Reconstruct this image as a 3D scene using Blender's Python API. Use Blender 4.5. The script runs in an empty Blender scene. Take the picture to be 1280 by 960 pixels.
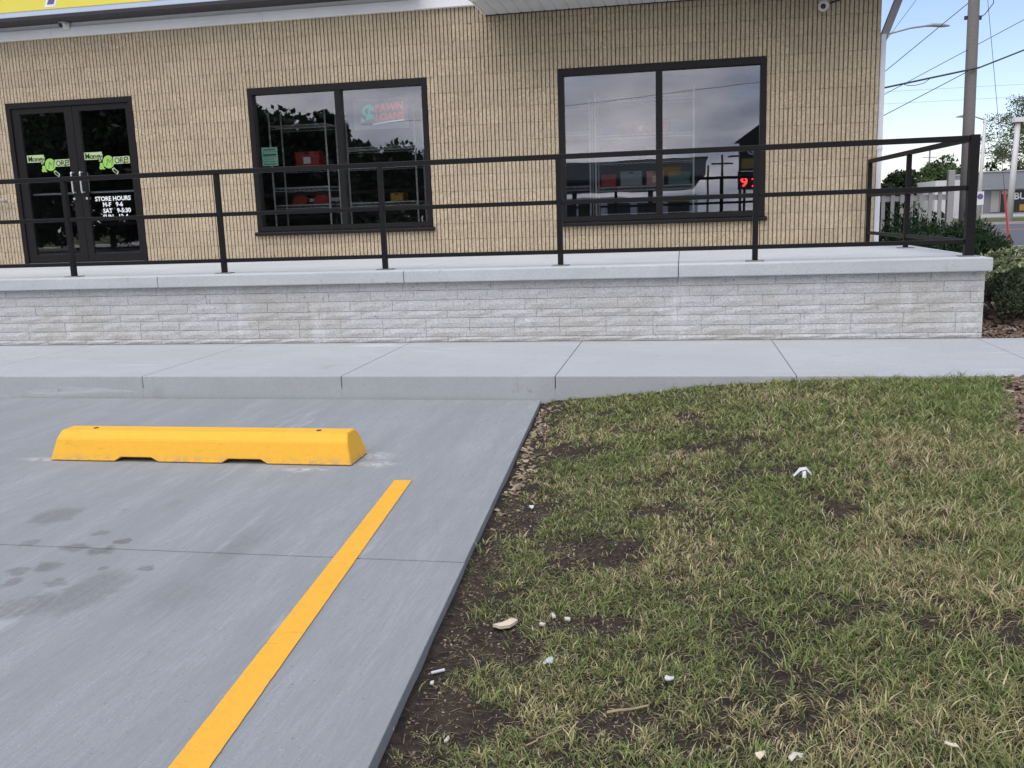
import bpy, bmesh, math, random
import numpy as np
from mathutils import Vector, Matrix
random.seed(7); RNG = np.random.default_rng(7)
SC = bpy.context.scene
COL = SC.collection
R = math.radians

# ------------------------------------------------------------------ camera
cam = bpy.data.objects.new('camera', bpy.data.cameras.new('camera'))
COL.objects.link(cam); SC.camera = cam
cam.data.sensor_width = 36.0
cam.data.lens = 36.0 * 1136.87 / 1280.0
cam.data.clip_start = 0.05; cam.data.clip_end = 4000
_r = Vector((0.98297, 0.18083, -0.03271)); _u = Vector((-0.00108, 0.18369, 0.98298)); _w = Vector((-0.18376, 0.96621, -0.18076))
cam.matrix_world = Matrix(((_r.x, _u.x, -_w.x, 0), (_r.y, _u.y, -_w.y, 0), (_r.z, _u.z, -_w.z, 1.262), (0, 0, 0, 1)))

# ------------------------------------------------------------------ world, sun, exposure
SUN_EL, SUN_AZ = R(62), R(205)          # azimuth clockwise from +Y: behind the camera, a little to the left
world = bpy.data.worlds.new('World'); SC.world = world; world.use_nodes = True
wt = world.node_tree; wt.nodes.clear()
def wn(t, **k):
    n = wt.nodes.new(t)
    for a, b in k.items(): setattr(n, a, b)
    return n
def wl(a, b): wt.links.new(a, b)
w_out = wn('ShaderNodeOutputWorld'); w_bg = wn('ShaderNodeBackground'); w_bg.inputs['Strength'].default_value = 0.105
w_sky = wn('ShaderNodeTexSky'); w_sky.sky_type = 'NISHITA'; w_sky.sun_disc = False
w_sky.sun_elevation = SUN_EL; w_sky.sun_rotation = SUN_AZ; w_sky.altitude = 300; w_sky.air_density = 1.0; w_sky.dust_density = 0.7; w_sky.ozone_density = 1.6
w_tc = wn('ShaderNodeTexCoord'); w_sep = wn('ShaderNodeSeparateXYZ'); wl(w_tc.outputs['Generated'], w_sep.inputs[0])
w_z0 = wn('ShaderNodeMath', operation='MAXIMUM'); wl(w_sep.outputs['Z'], w_z0.inputs[0]); w_z0.inputs[1].default_value = 0.0
w_z = wn('ShaderNodeMath', operation='ADD'); wl(w_z0.outputs[0], w_z.inputs[0]); w_z.inputs[1].default_value = 0.22
w_dx = wn('ShaderNodeMath', operation='DIVIDE'); wl(w_sep.outputs['X'], w_dx.inputs[0]); wl(w_z.outputs[0], w_dx.inputs[1])
w_dy = wn('ShaderNodeMath', operation='DIVIDE'); wl(w_sep.outputs['Y'], w_dy.inputs[0]); wl(w_z.outputs[0], w_dy.inputs[1])
w_cmb = wn('ShaderNodeCombineXYZ'); wl(w_dx.outputs[0], w_cmb.inputs[0]); wl(w_dy.outputs[0], w_cmb.inputs[1])
w_n1 = wn('ShaderNodeTexNoise'); w_n1.inputs['Scale'].default_value = 0.9; w_n1.inputs['Detail'].default_value = 7; w_n1.inputs['Roughness'].default_value = 0.55
wl(w_cmb.outputs[0], w_n1.inputs['Vector'])
w_n2 = wn('ShaderNodeTexNoise'); w_n2.inputs['Scale'].default_value = 1.7; w_n2.inputs['Detail'].default_value = 6
wl(w_cmb.outputs[0], w_n2.inputs['Vector'])
w_cov = wn('ShaderNodeMapRange'); w_cov.interpolation_type = 'SMOOTHSTEP'; w_cov.inputs['From Min'].default_value = 0.28; w_cov.inputs['From Max'].default_value = 0.44
wl(w_n1.outputs[0], w_cov.inputs['Value'])
w_dir = wn('ShaderNodeMapRange'); w_dir.interpolation_type = 'SMOOTHSTEP'; w_dir.inputs['From Min'].default_value = 0.55; w_dir.inputs['From Max'].default_value = -0.25
wl(w_sep.outputs['Y'], w_dir.inputs['Value'])
w_fac = wn('ShaderNodeMath', operation='MULTIPLY'); wl(w_cov.outputs[0], w_fac.inputs[0]); wl(w_dir.outputs[0], w_fac.inputs[1])
w_cc = wn('ShaderNodeValToRGB'); w_cc.color_ramp.elements[0].position = 0.36; w_cc.color_ramp.elements[0].color = (0.24, 0.26, 0.34, 1)
w_cc.color_ramp.elements[1].position = 0.68; w_cc.color_ramp.elements[1].color = (0.68, 0.66, 0.70, 1)
wl(w_n2.outputs[0], w_cc.inputs[0])
w_cs = wn('ShaderNodeVectorMath', operation='SCALE'); wl(w_cc.outputs[0], w_cs.inputs[0]); w_cs.inputs['Scale'].default_value = 11.5
w_mix = wn('ShaderNodeMix', data_type='RGBA'); wl(w_fac.outputs[0], w_mix.inputs['Factor']); w_tint = wn('ShaderNodeVectorMath', operation='MULTIPLY'); wl(w_sky.outputs[0], w_tint.inputs[0]); w_tint.inputs[1].default_value = (1.0, 0.935, 1.0); wl(w_tint.outputs[0], w_mix.inputs[6]); wl(w_cs.outputs[0], w_mix.inputs[7])
wl(w_mix.outputs[2], w_bg.inputs['Color']); wl(w_bg.outputs[0], w_out.inputs['Surface'])

sun = bpy.data.objects.new('sun', bpy.data.lights.new('sun', 'SUN')); COL.objects.link(sun)
sun.data.energy = 1.5; sun.data.angle = R(70); sun.data.color = (1.0, 0.98, 0.95)
_sd = Vector((math.sin(SUN_AZ) * math.cos(SUN_EL), math.cos(SUN_AZ) * math.cos(SUN_EL), math.sin(SUN_EL)))
sun.rotation_euler = _sd.to_track_quat('Z', 'Y').to_euler(); sun.location = (0, -20, 30)
SC.view_settings.view_transform = 'Standard'; SC.view_settings.look = 'None'; SC.view_settings.gamma = 1.0
SC.view_settings.exposure = 0.83

# ------------------------------------------------------------------ helpers: meshes
WL = {}
class MB:
    def __init__(s): s.v = []; s.f = []
    def add(s, vs, fs):
        b = len(s.v); s.v += [tuple(p) for p in vs]; s.f += [tuple(i + b for i in f) for f in fs]; return s
    def box(s, x0, x1, y0, y1, z0, z1):
        return s.add([(x0, y0, z0), (x1, y0, z0), (x1, y1, z0), (x0, y1, z0), (x0, y0, z1), (x1, y0, z1), (x1, y1, z1), (x0, y1, z1)],
                     [(3, 2, 1, 0), (4, 5, 6, 7), (0, 1, 5, 4), (1, 2, 6, 5), (2, 3, 7, 6), (3, 0, 4, 7)])
    def tube(s, pts, r, n=8, cap=True):
        pts = [Vector(p) for p in pts]
        if not hasattr(r, '__len__'): r = [r] * len(pts)
        vs = []; fs = []
        for i, p in enumerate(pts):
            t = (pts[min(i + 1, len(pts) - 1)] - pts[max(i - 1, 0)]).normalized()
            a = t.orthogonal() if abs(t.z) > .9 else t.cross(Vector((0, 0, 1)))
            a.normalize(); b = t.cross(a)
            for k in range(n):
                q = 2 * math.pi * k / n
                vs.append(p + (a * math.cos(q) + b * math.sin(q)) * r[i])
        for i in range(len(pts) - 1):
            for k in range(n):
                fs.append((i * n + k, i * n + (k + 1) % n, (i + 1) * n + (k + 1) % n, (i + 1) * n + k))
        if cap:
            fs.append(tuple(range(n - 1, -1, -1))); fs.append(tuple(range((len(pts) - 1) * n, len(pts) * n)))
        return s.add(vs, fs)
    def bar(s, p0, p1, w, h):            # square bar between two points
        p0 = Vector(p0); p1 = Vector(p1); t = (p1 - p0).normalized()
        up = Vector((0, 0, 1)) if abs(t.z) < .9 else Vector((0, 1, 0))
        a = t.cross(up).normalized() * w / 2; b = a.cross(t).normalized() * h / 2
        vs = [p + q for p in (p0, p1) for q in (-a - b, a - b, a + b, -a + b)]
        return s.add(vs, [(0, 1, 2, 3), (7, 6, 5, 4), (0, 4, 5, 1), (1, 5, 6, 2), (2, 6, 7, 3), (3, 7, 4, 0)])
    def prism(s, prof, axis, a0, a1):    # closed 2-D profile pushed along an axis
        n = len(prof)
        def m(p, a): return {'x': (a, p[0], p[1]), 'y': (p[0], a, p[1]), 'z': (p[0], p[1], a)}[axis]
        vs = [m(p, a0) for p in prof] + [m(p, a1) for p in prof]
        fs = [(i, (i + 1) % n, n + (i + 1) % n, n + i) for i in range(n)] + [tuple(range(n - 1, -1, -1)), tuple(range(n, 2 * n))]
        return s.add(vs, fs)
    def lathe(s, prof, c, n=16, axis=(0, 0, 1)):   # prof: (radius, along)
        c = Vector(c); t = Vector(axis).normalized(); a = t.orthogonal().normalized(); b = t.cross(a)
        vs = [c + t * h + (a * math.cos(2 * math.pi * k / n) + b * math.sin(2 * math.pi * k / n)) * r for r, h in prof for k in range(n)]
        fs = [(i * n + k, i * n + (k + 1) % n, (i + 1) * n + (k + 1) % n, (i + 1) * n + k) for i in range(len(prof) - 1) for k in range(n)]
        fs.append(tuple(range(n - 1, -1, -1))); fs.append(tuple(range((len(prof) - 1) * n, len(prof) * n)))
        return s.add(vs, fs)

def link(name, me, loc, parent=None):
    o = bpy.data.objects.new(name, me); COL.objects.link(o)
    loc = Vector(loc); WL[o] = loc.copy()
    if parent is not None:
        o.parent = parent; loc = loc - WL[parent]
    o.location = loc
    return o
def mesh_from(name, v, f, mat, bevel=0, seg=2, smooth=False, recalc=True):
    me = bpy.data.meshes.new(name); me.from_pydata(v, [], f)
    if bevel or recalc:
        bm = bmesh.new(); bm.from_mesh(me)
        if bevel:
            bmesh.ops.remove_doubles(bm, verts=bm.verts, dist=1e-5)
            es = [e for e in bm.edges if len(e.link_faces) == 2 and e.calc_face_angle(0) > 0.35]
            bmesh.ops.bevel(bm, geom=es, offset=bevel, segments=seg, affect='EDGES', profile=.6)
        bmesh.ops.recalc_face_normals(bm, faces=bm.faces)
        bm.to_mesh(me); bm.free()
    if mat: me.materials.append(mat)
    if smooth:
        for p in me.polygons: p.use_smooth = True
    me.update()
    return me
def make(name, mb, mat, parent=None, bevel=0, seg=2, smooth=False, recalc=True):
    a = np.array(mb.v, float); lo, hi = a.min(0), a.max(0)
    org = np.array([(lo[0] + hi[0]) / 2, (lo[1] + hi[1]) / 2, lo[2]])
    return link(name, mesh_from(name, (a - org).tolist(), mb.f, mat, bevel, seg, smooth, recalc), org, parent)
def bx(name, dims, mat, parent=None, bevel=0.0): return make(name, MB().box(*dims), mat, parent, bevel)
def empty(name, loc, parent=None):
    o = link(name, None, loc, parent); o.empty_display_size = .2; return o
def tag(o, label=None, cat=None, group=None, kind=None):
    if label: o['label'] = label
    if cat: o['category'] = cat
    if group: o['group'] = group
    if kind: o['kind'] = kind
    return o
def text_mb(body, size, x, y, z, align='CENTER', offset=0.0, extrude=0.001, shear=0.0, xs=1.0, mirror=False, rot=0.0):
    cu = bpy.data.curves.new('t', 'FONT'); cu.body = body; cu.size = size; cu.align_x = align; cu.offset = offset; cu.extrude = extrude; cu.shear = shear; cu.resolution_u = 3
    o = bpy.data.objects.new('t', cu); COL.objects.link(o)
    dg = bpy.context.evaluated_depsgraph_get(); me = bpy.data.meshes.new_from_object(o.evaluated_get(dg))
    m = MB(); c, s_ = math.cos(rot), math.sin(rot); vs = []
    for v in me.vertices:
        px, pz = v.co.x * xs * (-1 if mirror else 1), v.co.y
        vs.append((x + px * c - pz * s_, y - v.co.z, z + px * s_ + pz * c))
    m.add(vs, [tuple(p.vertices) for p in me.polygons])
    bpy.data.objects.remove(o); bpy.data.curves.remove(cu); bpy.data.meshes.remove(me)
    return m

# ------------------------------------------------------------------ helpers: materials
class NT:
    def __init__(s, name):
        s.m = bpy.data.materials.new(name); s.m.use_nodes = True; s.t = s.m.node_tree; s.t.nodes.clear()
        s.out = s.n('ShaderNodeOutputMaterial'); s.b = s.n('ShaderNodeBsdfPrincipled'); s.l(s.b.outputs[0], s.out.inputs[0])
        s.geo = s.n('ShaderNodeNewGeometry'); s.pos = s.geo.outputs['Position']
    def n(s, t, **k):
        x = s.t.nodes.new(t)
        for a, b in k.items(): setattr(x, a, b)
        return x
    def l(s, a, b): s.t.links.new(a, b)
    def put(s, sock, v):
        if hasattr(v, 'is_output'): s.l(v, sock)
        elif isinstance(v, (tuple, list)) and len(v) == 3 and sock.type == 'RGBA': sock.default_value = (*v, 1)
        else: sock.default_value = v
    def vec(s, scale=(1, 1, 1), rot=(0, 0, 0), src=None):
        m = s.n('ShaderNodeMapping'); s.l(src or s.pos, m.inputs[0]); m.inputs['Scale'].default_value = scale; m.inputs['Rotation'].default_value = rot; return m.outputs[0]
    def noise(s, scale, detail=4, rough=.55, v=None, dist=0):
        x = s.n('ShaderNodeTexNoise'); s.l(v or s.pos, x.inputs['Vector']); x.inputs['Scale'].default_value = scale; x.inputs['Detail'].default_value = detail; x.inputs['Roughness'].default_value = rough; x.inputs['Distortion'].default_value = dist
        return x.outputs[0]
    def rng(s, v, a, b, c=0., d=1., smooth=True):
        x = s.n('ShaderNodeMapRange'); x.interpolation_type = 'SMOOTHSTEP' if smooth else 'LINEAR'
        s.put(x.inputs['Value'], v)
        for i, q in zip(('From Min', 'From Max', 'To Min', 'To Max'), (a, b, c, d)): x.inputs[i].default_value = q
        return x.outputs[0]
    def math(s, op, a, b=0.):
        x = s.n('ShaderNodeMath', operation=op); s.put(x.inputs[0], a); s.put(x.inputs[1], b); return x.outputs[0]
    def mix(s, f, a, b, mode='MIX'):
        x = s.n('ShaderNodeMix', data_type='RGBA', blend_type=mode); s.put(x.inputs['Factor'], f); s.put(x.inputs[6], a); s.put(x.inputs[7], b); return x.outputs[2]
    def rand(s): return s.n('ShaderNodeObjectInfo').outputs['Random']
    def bump(s, h, strength=.3, dist=.01, chain=None):
        x = s.n('ShaderNodeBump'); s.put(x.inputs['Height'], h); x.inputs['Strength'].default_value = strength; x.inputs['Distance'].default_value = dist
        if chain: s.l(chain, x.inputs['Normal'])
        return x.outputs[0]
    def done(s, col, rough=.8, nrm=None, metal=0., spec=None):
        s.put(s.b.inputs['Base Color'], col); s.put(s.b.inputs['Roughness'], rough); s.b.inputs['Metallic'].default_value = metal
        if spec is not None: s.b.inputs['Specular IOR Level'].default_value = spec
        if nrm: s.l(nrm, s.b.inputs['Normal'])
        return s.m
def sc3(c, k): return tuple(min(1, x * k) for x in c)
def simple(name, col, rough=.6, var=.12, scale=30, bump=.1, metal=0., spec=None, dirt=None):
    t = NT(name); n = t.noise(scale, 4); c = t.mix(n, sc3(col, 1 - var), sc3(col, 1 + var))
    if dirt: c = t.mix(t.rng(t.noise(scale * .15, 5), .5, .75, 0, dirt[1]), c, dirt[0])
    return t.done(c, t.rng(n, .2, .8, max(0, rough - .08), min(1, rough + .08)), t.bump(n, bump, .002) if bump else None, metal, spec)

def concrete(name, col, broom=None, stain=.3, warm=(.30, .27, .23), extra=None, rndv=.08, pit=.5):
    t = NT(name)
    big = t.noise(.8, 5, .6); mid = t.noise(5, 5, .6); fine = t.noise(140, 3, .7)
    c = t.mix(t.rng(big, .3, .7), sc3(col, .90), sc3(col, 1.08))
    c = t.mix(t.rng(mid, .35, .75, 0, .4), c, sc3(col, .84))
    c = t.mix(t.rng(t.noise(2.3, 6, .65), .55, .78, 0, stain), c, warm)
    c = t.mix(t.rng(fine, .35, .65, 0, .5), c, sc3(col, .66))
    c = t.mix(t.rng(t.noise(75, 4, .75), .55, .72, 0, .5), c, sc3(col, 1.35))
    c = t.mix(t.rng(t.noise(24, 5, .75), .5, .7, 0, .35), c, sc3(col, .70))
    c = t.mix(t.rng(t.noise(90, 2, .5), .64, .70, 0, .6), c, sc3(col, .50))
    c = t.mix(t.rng(t.noise(210, 2, .6), .60, .70, 0, .5), c, sc3(col, 1.5))
    h = t.math('MULTIPLY', fine, .6)
    if broom:
        bn = t.noise(1, 3, .6, t.vec(broom[0], broom[1]))
        c = t.mix(t.rng(bn, .3, .72, 0, .30), c, sc3(col, .78))
        h = t.math('ADD', h, t.math('MULTIPLY', bn, .8))
    c = t.mix(t.math('MULTIPLY', t.rand(), rndv * 2), c, sc3(col, .8))
    if extra: c = extra(t, c)
    p = t.rng(t.noise(60, 2), .68, .74)
    c = t.mix(t.math('MULTIPLY', p, .35 * pit), c, sc3(col, .45))
    return t.done(c, .86, t.bump(h, .35, .004), spec=.3)

STAINS = [(-2.78, 3.49, .12, .15, .45), (-2.42, 3.13, .08, .06, .6), (-2.28, 3.11, .06, .06, .75), (-2.27, 3.22, .04, .045, .75), (-2.40, 2.93, .06, .06, .65), (-1.99, 2.95, .035, .04, .6), (-2.48, 2.87, .05, .04, .5), (-2.25, 2.78, .05, .06, .45),
          (-2.43, 2.76, .04, .06, .5), (-2.07, 2.72, .12, .25, .45), (-2.22, 2.58, .10, .14, .55), (-1.75, 3.20, .13, .45, .32), (-1.72, 2.75, .2, .35, .30), (-2.42, 3.29, .05, .04, .55), (-2.16, 2.92, .025, .035, .5), (-2.65, 3.15, .04, .04, .45), (-2.33, 3.7, .06, .1, .2), (-2.5, 3.6, .04, .07, .2)]
def lot_extra(t, c):
    st = t.noise(1, 5, .65, t.vec((4.2, .55, 1), (0, 0, R(-20))))
    c = t.mix(t.rng(st, .34, .60, .0, .75), c, (.222, .234, .243)); c = t.mix(t.rng(st, .58, .72, 0, .5), c, (.45, .475, .495))
    br = t.noise(1, 4, .7, t.vec((95, 7, 1), (0, 0, R(-28)))); c = t.mix(t.rng(br, .36, .66, 0, .55), c, (.20, .213, .225))
    c = t.mix(t.rng(t.noise(9, 6, .75), .52, .68, 0, .4), c, (.24, .245, .25)); c = t.mix(t.rng(t.noise(55, 3, .7), .64, .69, 0, .75), c, (.13, .135, .14)); c = t.mix(t.rng(t.noise(65, 3, .7), .64, .70, 0, .3), c, (.50, .52, .53))
    wob = t.n('ShaderNodeTexNoise'); t.l(t.pos, wob.inputs['Vector']); wob.inputs['Scale'].default_value = 14; wob.inputs['Detail'].default_value = 4
    off = t.n('ShaderNodeVectorMath', operation='MULTIPLY_ADD'); t.l(wob.outputs['Color'], off.inputs[0]); off.inputs[1].default_value = (.11, .11, 0); off.inputs[2].default_value = (-.055, -.055, 0)
    pp = t.n('ShaderNodeVectorMath', operation='ADD'); t.l(t.pos, pp.inputs[0]); t.l(off.outputs[0], pp.inputs[1])
    tot = None
    for x, y, rx, ry, s in STAINS:
        a = t.n('ShaderNodeVectorMath', operation='SUBTRACT'); t.l(pp.outputs[0], a.inputs[0]); a.inputs[1].default_value = (x, y, 0)
        b = t.n('ShaderNodeVectorMath', operation='MULTIPLY'); t.l(a.outputs[0], b.inputs[0]); b.inputs[1].default_value = (1 / rx, 1 / ry, 0)
        d = t.n('ShaderNodeVectorMath', operation='LENGTH'); t.l(b.outputs[0], d.inputs[0])
        m = t.rng(d.outputs['Value'], 1.05, .55 if s > .33 else 0., 0, s)
        tot = m if tot is None else t.math('MAXIMUM', tot, m)
    grit = t.rng(t.noise(45, 4, .7), .25, .7, .55, 1.)
    c = t.mix(t.math('MULTIPLY', tot, grit), c, (.105, .098, .094))
    # chalky scuffs where the stop was dragged in
    tot = None
    for x, y, rx, ry in ((-3.55, 4.42, .22, .06), (-1.62, 4.44, .2, .07), (-1.95, 4.31, .2, .05), (-1.66, 4.6, .16, .1)):
        a = t.n('ShaderNodeVectorMath', operation='SUBTRACT'); t.l(pp.outputs[0], a.inputs[0]); a.inputs[1].default_value = (x, y, 0)
        b = t.n('ShaderNodeVectorMath', operation='MULTIPLY'); t.l(a.outputs[0], b.inputs[0]); b.inputs[1].default_value = (1 / rx, 1 / ry, 0)
        d = t.n('ShaderNodeVectorMath', operation='LENGTH'); t.l(b.outputs[0], d.inputs[0])
        m = t.rng(d.outputs['Value'], 1.1, .1, 0, .6); tot = m if tot is None else t.math('MAXIMUM', tot, m)
    c = t.mix(t.math('MULTIPLY', tot, t.rng(t.noise(22, 4, .7), .35, .65)), c, (.55, .55, .56))
    return c
def walk_extra(t, c):
    sw_ = t.noise(1, 5, .7, t.vec((.9, 5, 5), (0, 0, R(14))), .6)
    c = t.mix(t.rng(sw_, .5, .68, 0, .35), c, (.36, .375, .40)); c = t.mix(t.rng(sw_, .42, .28, 0, .4), c, (.60, .62, .65))
    c = t.mix(t.rng(t.noise(3.2, 6, .75, t.vec((1, 1, .45))), .58, .72, 0, .5), c, (.27, .26, .245))
    return t.mix(t.rng(t.noise(11, 4, .7), .66, .72, 0, .55), c, (.24, .23, .215))
M = {}
M['lot'] = concrete('lot_concrete', (.318, .338, .350), ((26, 1.6, 1), (0, 0, R(-22))), .12, extra=lot_extra)
M['walk'] = concrete('walk_concrete', (.412, .430, .445), ((2.0, 16, 4), (0, 0, R(-6))), .42, (.33, .325, .31), extra=walk_extra)
M['deck'] = concrete('deck_concrete', (.52, .54, .555), ((1.2, 14, 6), (0, 0, 0)), .5, (.36, .35, .33), extra=walk_extra)
M['joint'] = simple('joint_dirt', (.05, .047, .043), .95)
M['curb'] = M['walk']

def m_ribbed():
    t = NT('split_ribbed_block')
    oi = t.n('ShaderNodeObjectInfo')
    off = t.n('ShaderNodeVectorMath', operation='ADD'); t.l(t.pos, off.inputs[0]); t.l(oi.outputs['Location'], off.inputs[1])
    v = off.outputs[0]
    a = t.noise(42, 5, .75, v); b = t.noise(110, 3, .75, v); c = t.noise(7, 5, .7)
    base = (.60, .495, .345)
    col = t.mix(t.rng(a, .34, .66), sc3(base, .66), sc3(base, 1.24))
    col = t.mix(t.rng(b, .6, .75, 0, .75), col, (.72, .64, .51))
    col = t.mix(t.rng(b, .40, .28, 0, .75), col, (.24, .18, .12))
    col = t.mix(t.rng(c, .5, .75, 0, .45), col, (.43, .345, .245))
    col = t.mix(t.rng(t.noise(.9, 5, .6), .4, .65, 0, .3), col, (.68, .58, .42))
    col = t.mix(t.math('MULTIPLY', oi.outputs['Random'], .42), col, (.44, .36, .26))
    return t.done(col, .92, t.bump(t.math('ADD', a, t.math('MULTIPLY', b, .5)), 1., .012), spec=.2)
M['rib'] = m_ribbed()
M['mortar'] = simple('mortar', (.13, .10, .075), .95, .2)
def m_wblock():
    t = NT('white_painted_block')
    a = t.noise(55, 4, .7); big = t.noise(1.7, 5, .65); vert = t.noise(1, 4, .75, t.vec((48, 48, 8)))
    base = (.56, .565, .57)
    col = t.mix(t.rng(a, .3, .7), sc3(base, .84), sc3(base, 1.12))
    col = t.mix(t.rng(big, .42, .68, 0, .6), col, (.44, .415, .36))
    col = t.mix(t.rng(t.noise(4.5, 5, .7), .52, .72, 0, .45), col, (.68, .69, .70))
    col = t.mix(t.rng(t.noise(1, 4, .65, t.vec((2.6, 2.6, .5))), .56, .66, 0, .55), col, (.70, .71, .72))
    col = t.mix(t.rng(t.noise(3.1, 6, .75, t.vec((1, 1, 2.2))), .6, .78, 0, .7), col, (.26, .25, .225))
    col = t.mix(t.rng(vert, .58, .75, 0, .95), col, (.24, .23, .21))
    pit = t.rng(t.noise(46, 3, .65), .67, .74)
    col = t.mix(t.math('MULTIPLY', pit, .7), col, (.13, .12, .11))
    col = t.mix(t.math('MULTIPLY', t.rand(), .25), col, (.46, .45, .42))
    grit = t.noise(120, 3, .75); col = t.mix(t.rng(grit, .55, .70, 0, .7), col, (.26, .25, .235)); col = t.mix(t.rng(grit, .44, .32, 0, .6), col, (.78, .78, .78))
    h = t.math('SUBTRACT', t.math('ADD', a, vert), pit)
    return t.done(col, .9, t.bump(h, 1., .010), spec=.2)
M['wblock'] = m_wblock()
M['wjoint'] = simple('grey_mortar', (.47, .465, .45), .95, .25, 60)
def m_yellow(name, col, wear, low=False):
    t = NT(name); n = t.noise(30, 5, .6); f = t.noise(160, 2, .7)
    c = t.mix(n, sc3(col, .90), sc3(col, 1.06)); c = t.mix(t.rng(t.noise(5, 5, .65), .55, .8, 0, .35), c, sc3(col, .72))
    c = t.mix(t.rng(f, .66, .74, 0, wear), c, (.30, .29, .28))
    scuff = t.noise(1, 5, .75, t.vec((9, 40, 40)))
    c = t.mix(t.rng(scuff, .60, .72, 0, .45), c, sc3(col, .45)); c = t.mix(t.rng(t.noise(19, 5, .75), .68, .73, 0, .8 if low else .5), c, (.36, .35, .33))
    if low:
        sx_ = t.n('ShaderNodeSeparateXYZ'); t.l(t.pos, sx_.inputs[0])
        edge = t.math('MULTIPLY', t.rng(sx_.outputs['Z'], .055, .0), t.rng(t.noise(24, 5, .75), .44, .60)); c = t.mix(t.math('MULTIPLY', edge, .6), c, (.28, .25, .20))
    return t.done(c, .66, t.bump(t.math('ADD', f, t.noise(14, 4)), .3, .004), spec=.3)
M['yellow'] = m_yellow('yellow_stop_paint', (.78, .42, .035), .25, True)
M['line'] = m_yellow('yellow_line_paint', (.74, .39, .04), .8)
def m_blackmetal():
    t = NT('black_railing_paint'); n = t.noise(40, 4); c = t.mix(n, (.005, .005, .006), (.011, .010, .011))
    c = t.mix(t.rng(t.noise(9, 6, .7), .66, .74, 0, .35), c, (.05, .034, .025))
    return t.done(c, t.rng(n, .2, .8, .42, .62), t.bump(n, .1, .001), spec=.22)
M['rail'] = m_blackmetal()
M['galv'] = simple('galvanised_plate', (.20, .205, .22), .5, .2, 60, metal=.4)
M['bronze'] = simple('dark_bronze_frame', (.010, .0088, .0098), .45, .25, 25, .05, spec=.25)
M['white'] = simple('white_fascia_metal', (.86, .86, .865), .5, .04, 6, .03, dirt=((.5, .5, .5), .25))
M['soffit'] = simple('white_soffit', (.62, .63, .64), .55, .06, 8, .05, dirt=((.35, .34, .33), .3))
M['signyellow'] = simple('sign_yellow', (.80, .70, .10), .35, .04, 3, 0)
M['signblue'] = simple('sign_border', (.50, .58, .70), .4, .05, 4, 0)
M['purple'] = simple('sign_purple', (.13, .10, .28), .4, .05, 8, 0)
M['dark'] = simple('dark_brown_metal', (.026, .022, .026), .5, .2, 20)
M['camwhite'] = simple('camera_housing', (.72, .72, .72), .4, .04, 10, 0)
M['blackgloss'] = simple('black_lens', (.006, .006, .007), .12, .1, 10, 0)
M['downs'] = simple('downspout_grey', (.30, .28, .29), .5, .12, 12)
M['downw'] = simple('downspout_white', (.74, .77, .82), .5, .06, 10)
M['steel'] = simple('brushed_steel', (.62, .62, .63), .32, .1, 50, .03, metal=.6)
M['chrome'] = simple('chrome_wire', (.86, .87, .88), .35, .05, 40, 0)
M['lgreen'] = simple('decal_green', (.30, .56, .10), .5, .06, 15, 0)
M['pgreen'] = simple('decal_pale_green', (.44, .57, .28), .5, .05, 15, 0)
M['ink'] = simple('decal_black', (.012, .014, .018), .5, .1, 15, 0)
M['teal'] = simple('decal_teal', (.02, .07, .09), .5, .1, 15, 0)
M['vinyl'] = simple('white_vinyl', (.82, .84, .85), .5, .03, 15, 0)
M['floor'] = simple('shop_carpet', (.055, .052, .05), .9, .25, 40)
M['inwall'] = simple('shop_wall', (.13, .125, .12), .85, .1, 3, 0)
M['ceil'] = simple('shop_ceiling', (.22, .22, .21), .9, .08, 4, 0)
M['paper'] = simple('green_flyer', (.36, .66, .50), .7, .05, 12, 0)
M['papertxt'] = simple('flyer_print', (.05, .12, .10), .7, .05, 12, 0)
def m_glass():
    t = NT('window_glass'); t.t.nodes.remove(t.b)
    tr = t.n('ShaderNodeBsdfTransparent'); tr.inputs[0].default_value = (.80, .82, .82, 1)
    gl = t.n('ShaderNodeBsdfGlossy'); gl.inputs['Roughness'].default_value = .008; gl.inputs['Color'].default_value = (.97, .96, .98, 1)
    wav = t.noise(1.1, 2, .5); t.l(t.bump(wav, .03, .02), gl.inputs['Normal'])
    mx = t.n('ShaderNodeMixShader'); mx.inputs[0].default_value = .19
    t.l(tr.outputs[0], mx.inputs[1]); t.l(gl.outputs[0], mx.inputs[2]); t.l(mx.outputs[0], t.out.inputs[0]); return t.m
M['glass'] = m_glass()
def m_emit(name, col, s):
    t = NT(name); n = t.noise(20, 2); t.put(t.b.inputs['Base Color'], sc3(col, .5)); t.put(t.b.inputs['Emission Color'], col); t.put(t.b.inputs['Emission Strength'], t.rng(n, 0, 1, s * .85, s * 1.15)); return t.m
M['neonred'] = m_emit('neon_red', (1, .2, .17), .22)
M['neongreen'] = m_emit('neon_green', (.15, .8, .6), .18)
M['neonwhite'] = m_emit('neon_white', (.9, .9, .9), .3)
M['led'] = m_emit('led_red', (1, .03, .03), 6)
M['asphalt'] = concrete('street_asphalt', (.105, .108, .118), ((1, 3, 1), (0, 0, 0)), .1, (.08, .08, .08))
M['drive'] = concrete('drive_asphalt', (.12, .13, .145), None, .1, (.09, .09, .09))
M['farpave'] = concrete('far_pavement', (.36, .36, .35), None, .2)
M['mline_y'] = simple('street_yellow', (.55, .33, .05), .7); M['mline_w'] = simple('street_white', (.62, .62, .62), .7)

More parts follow.
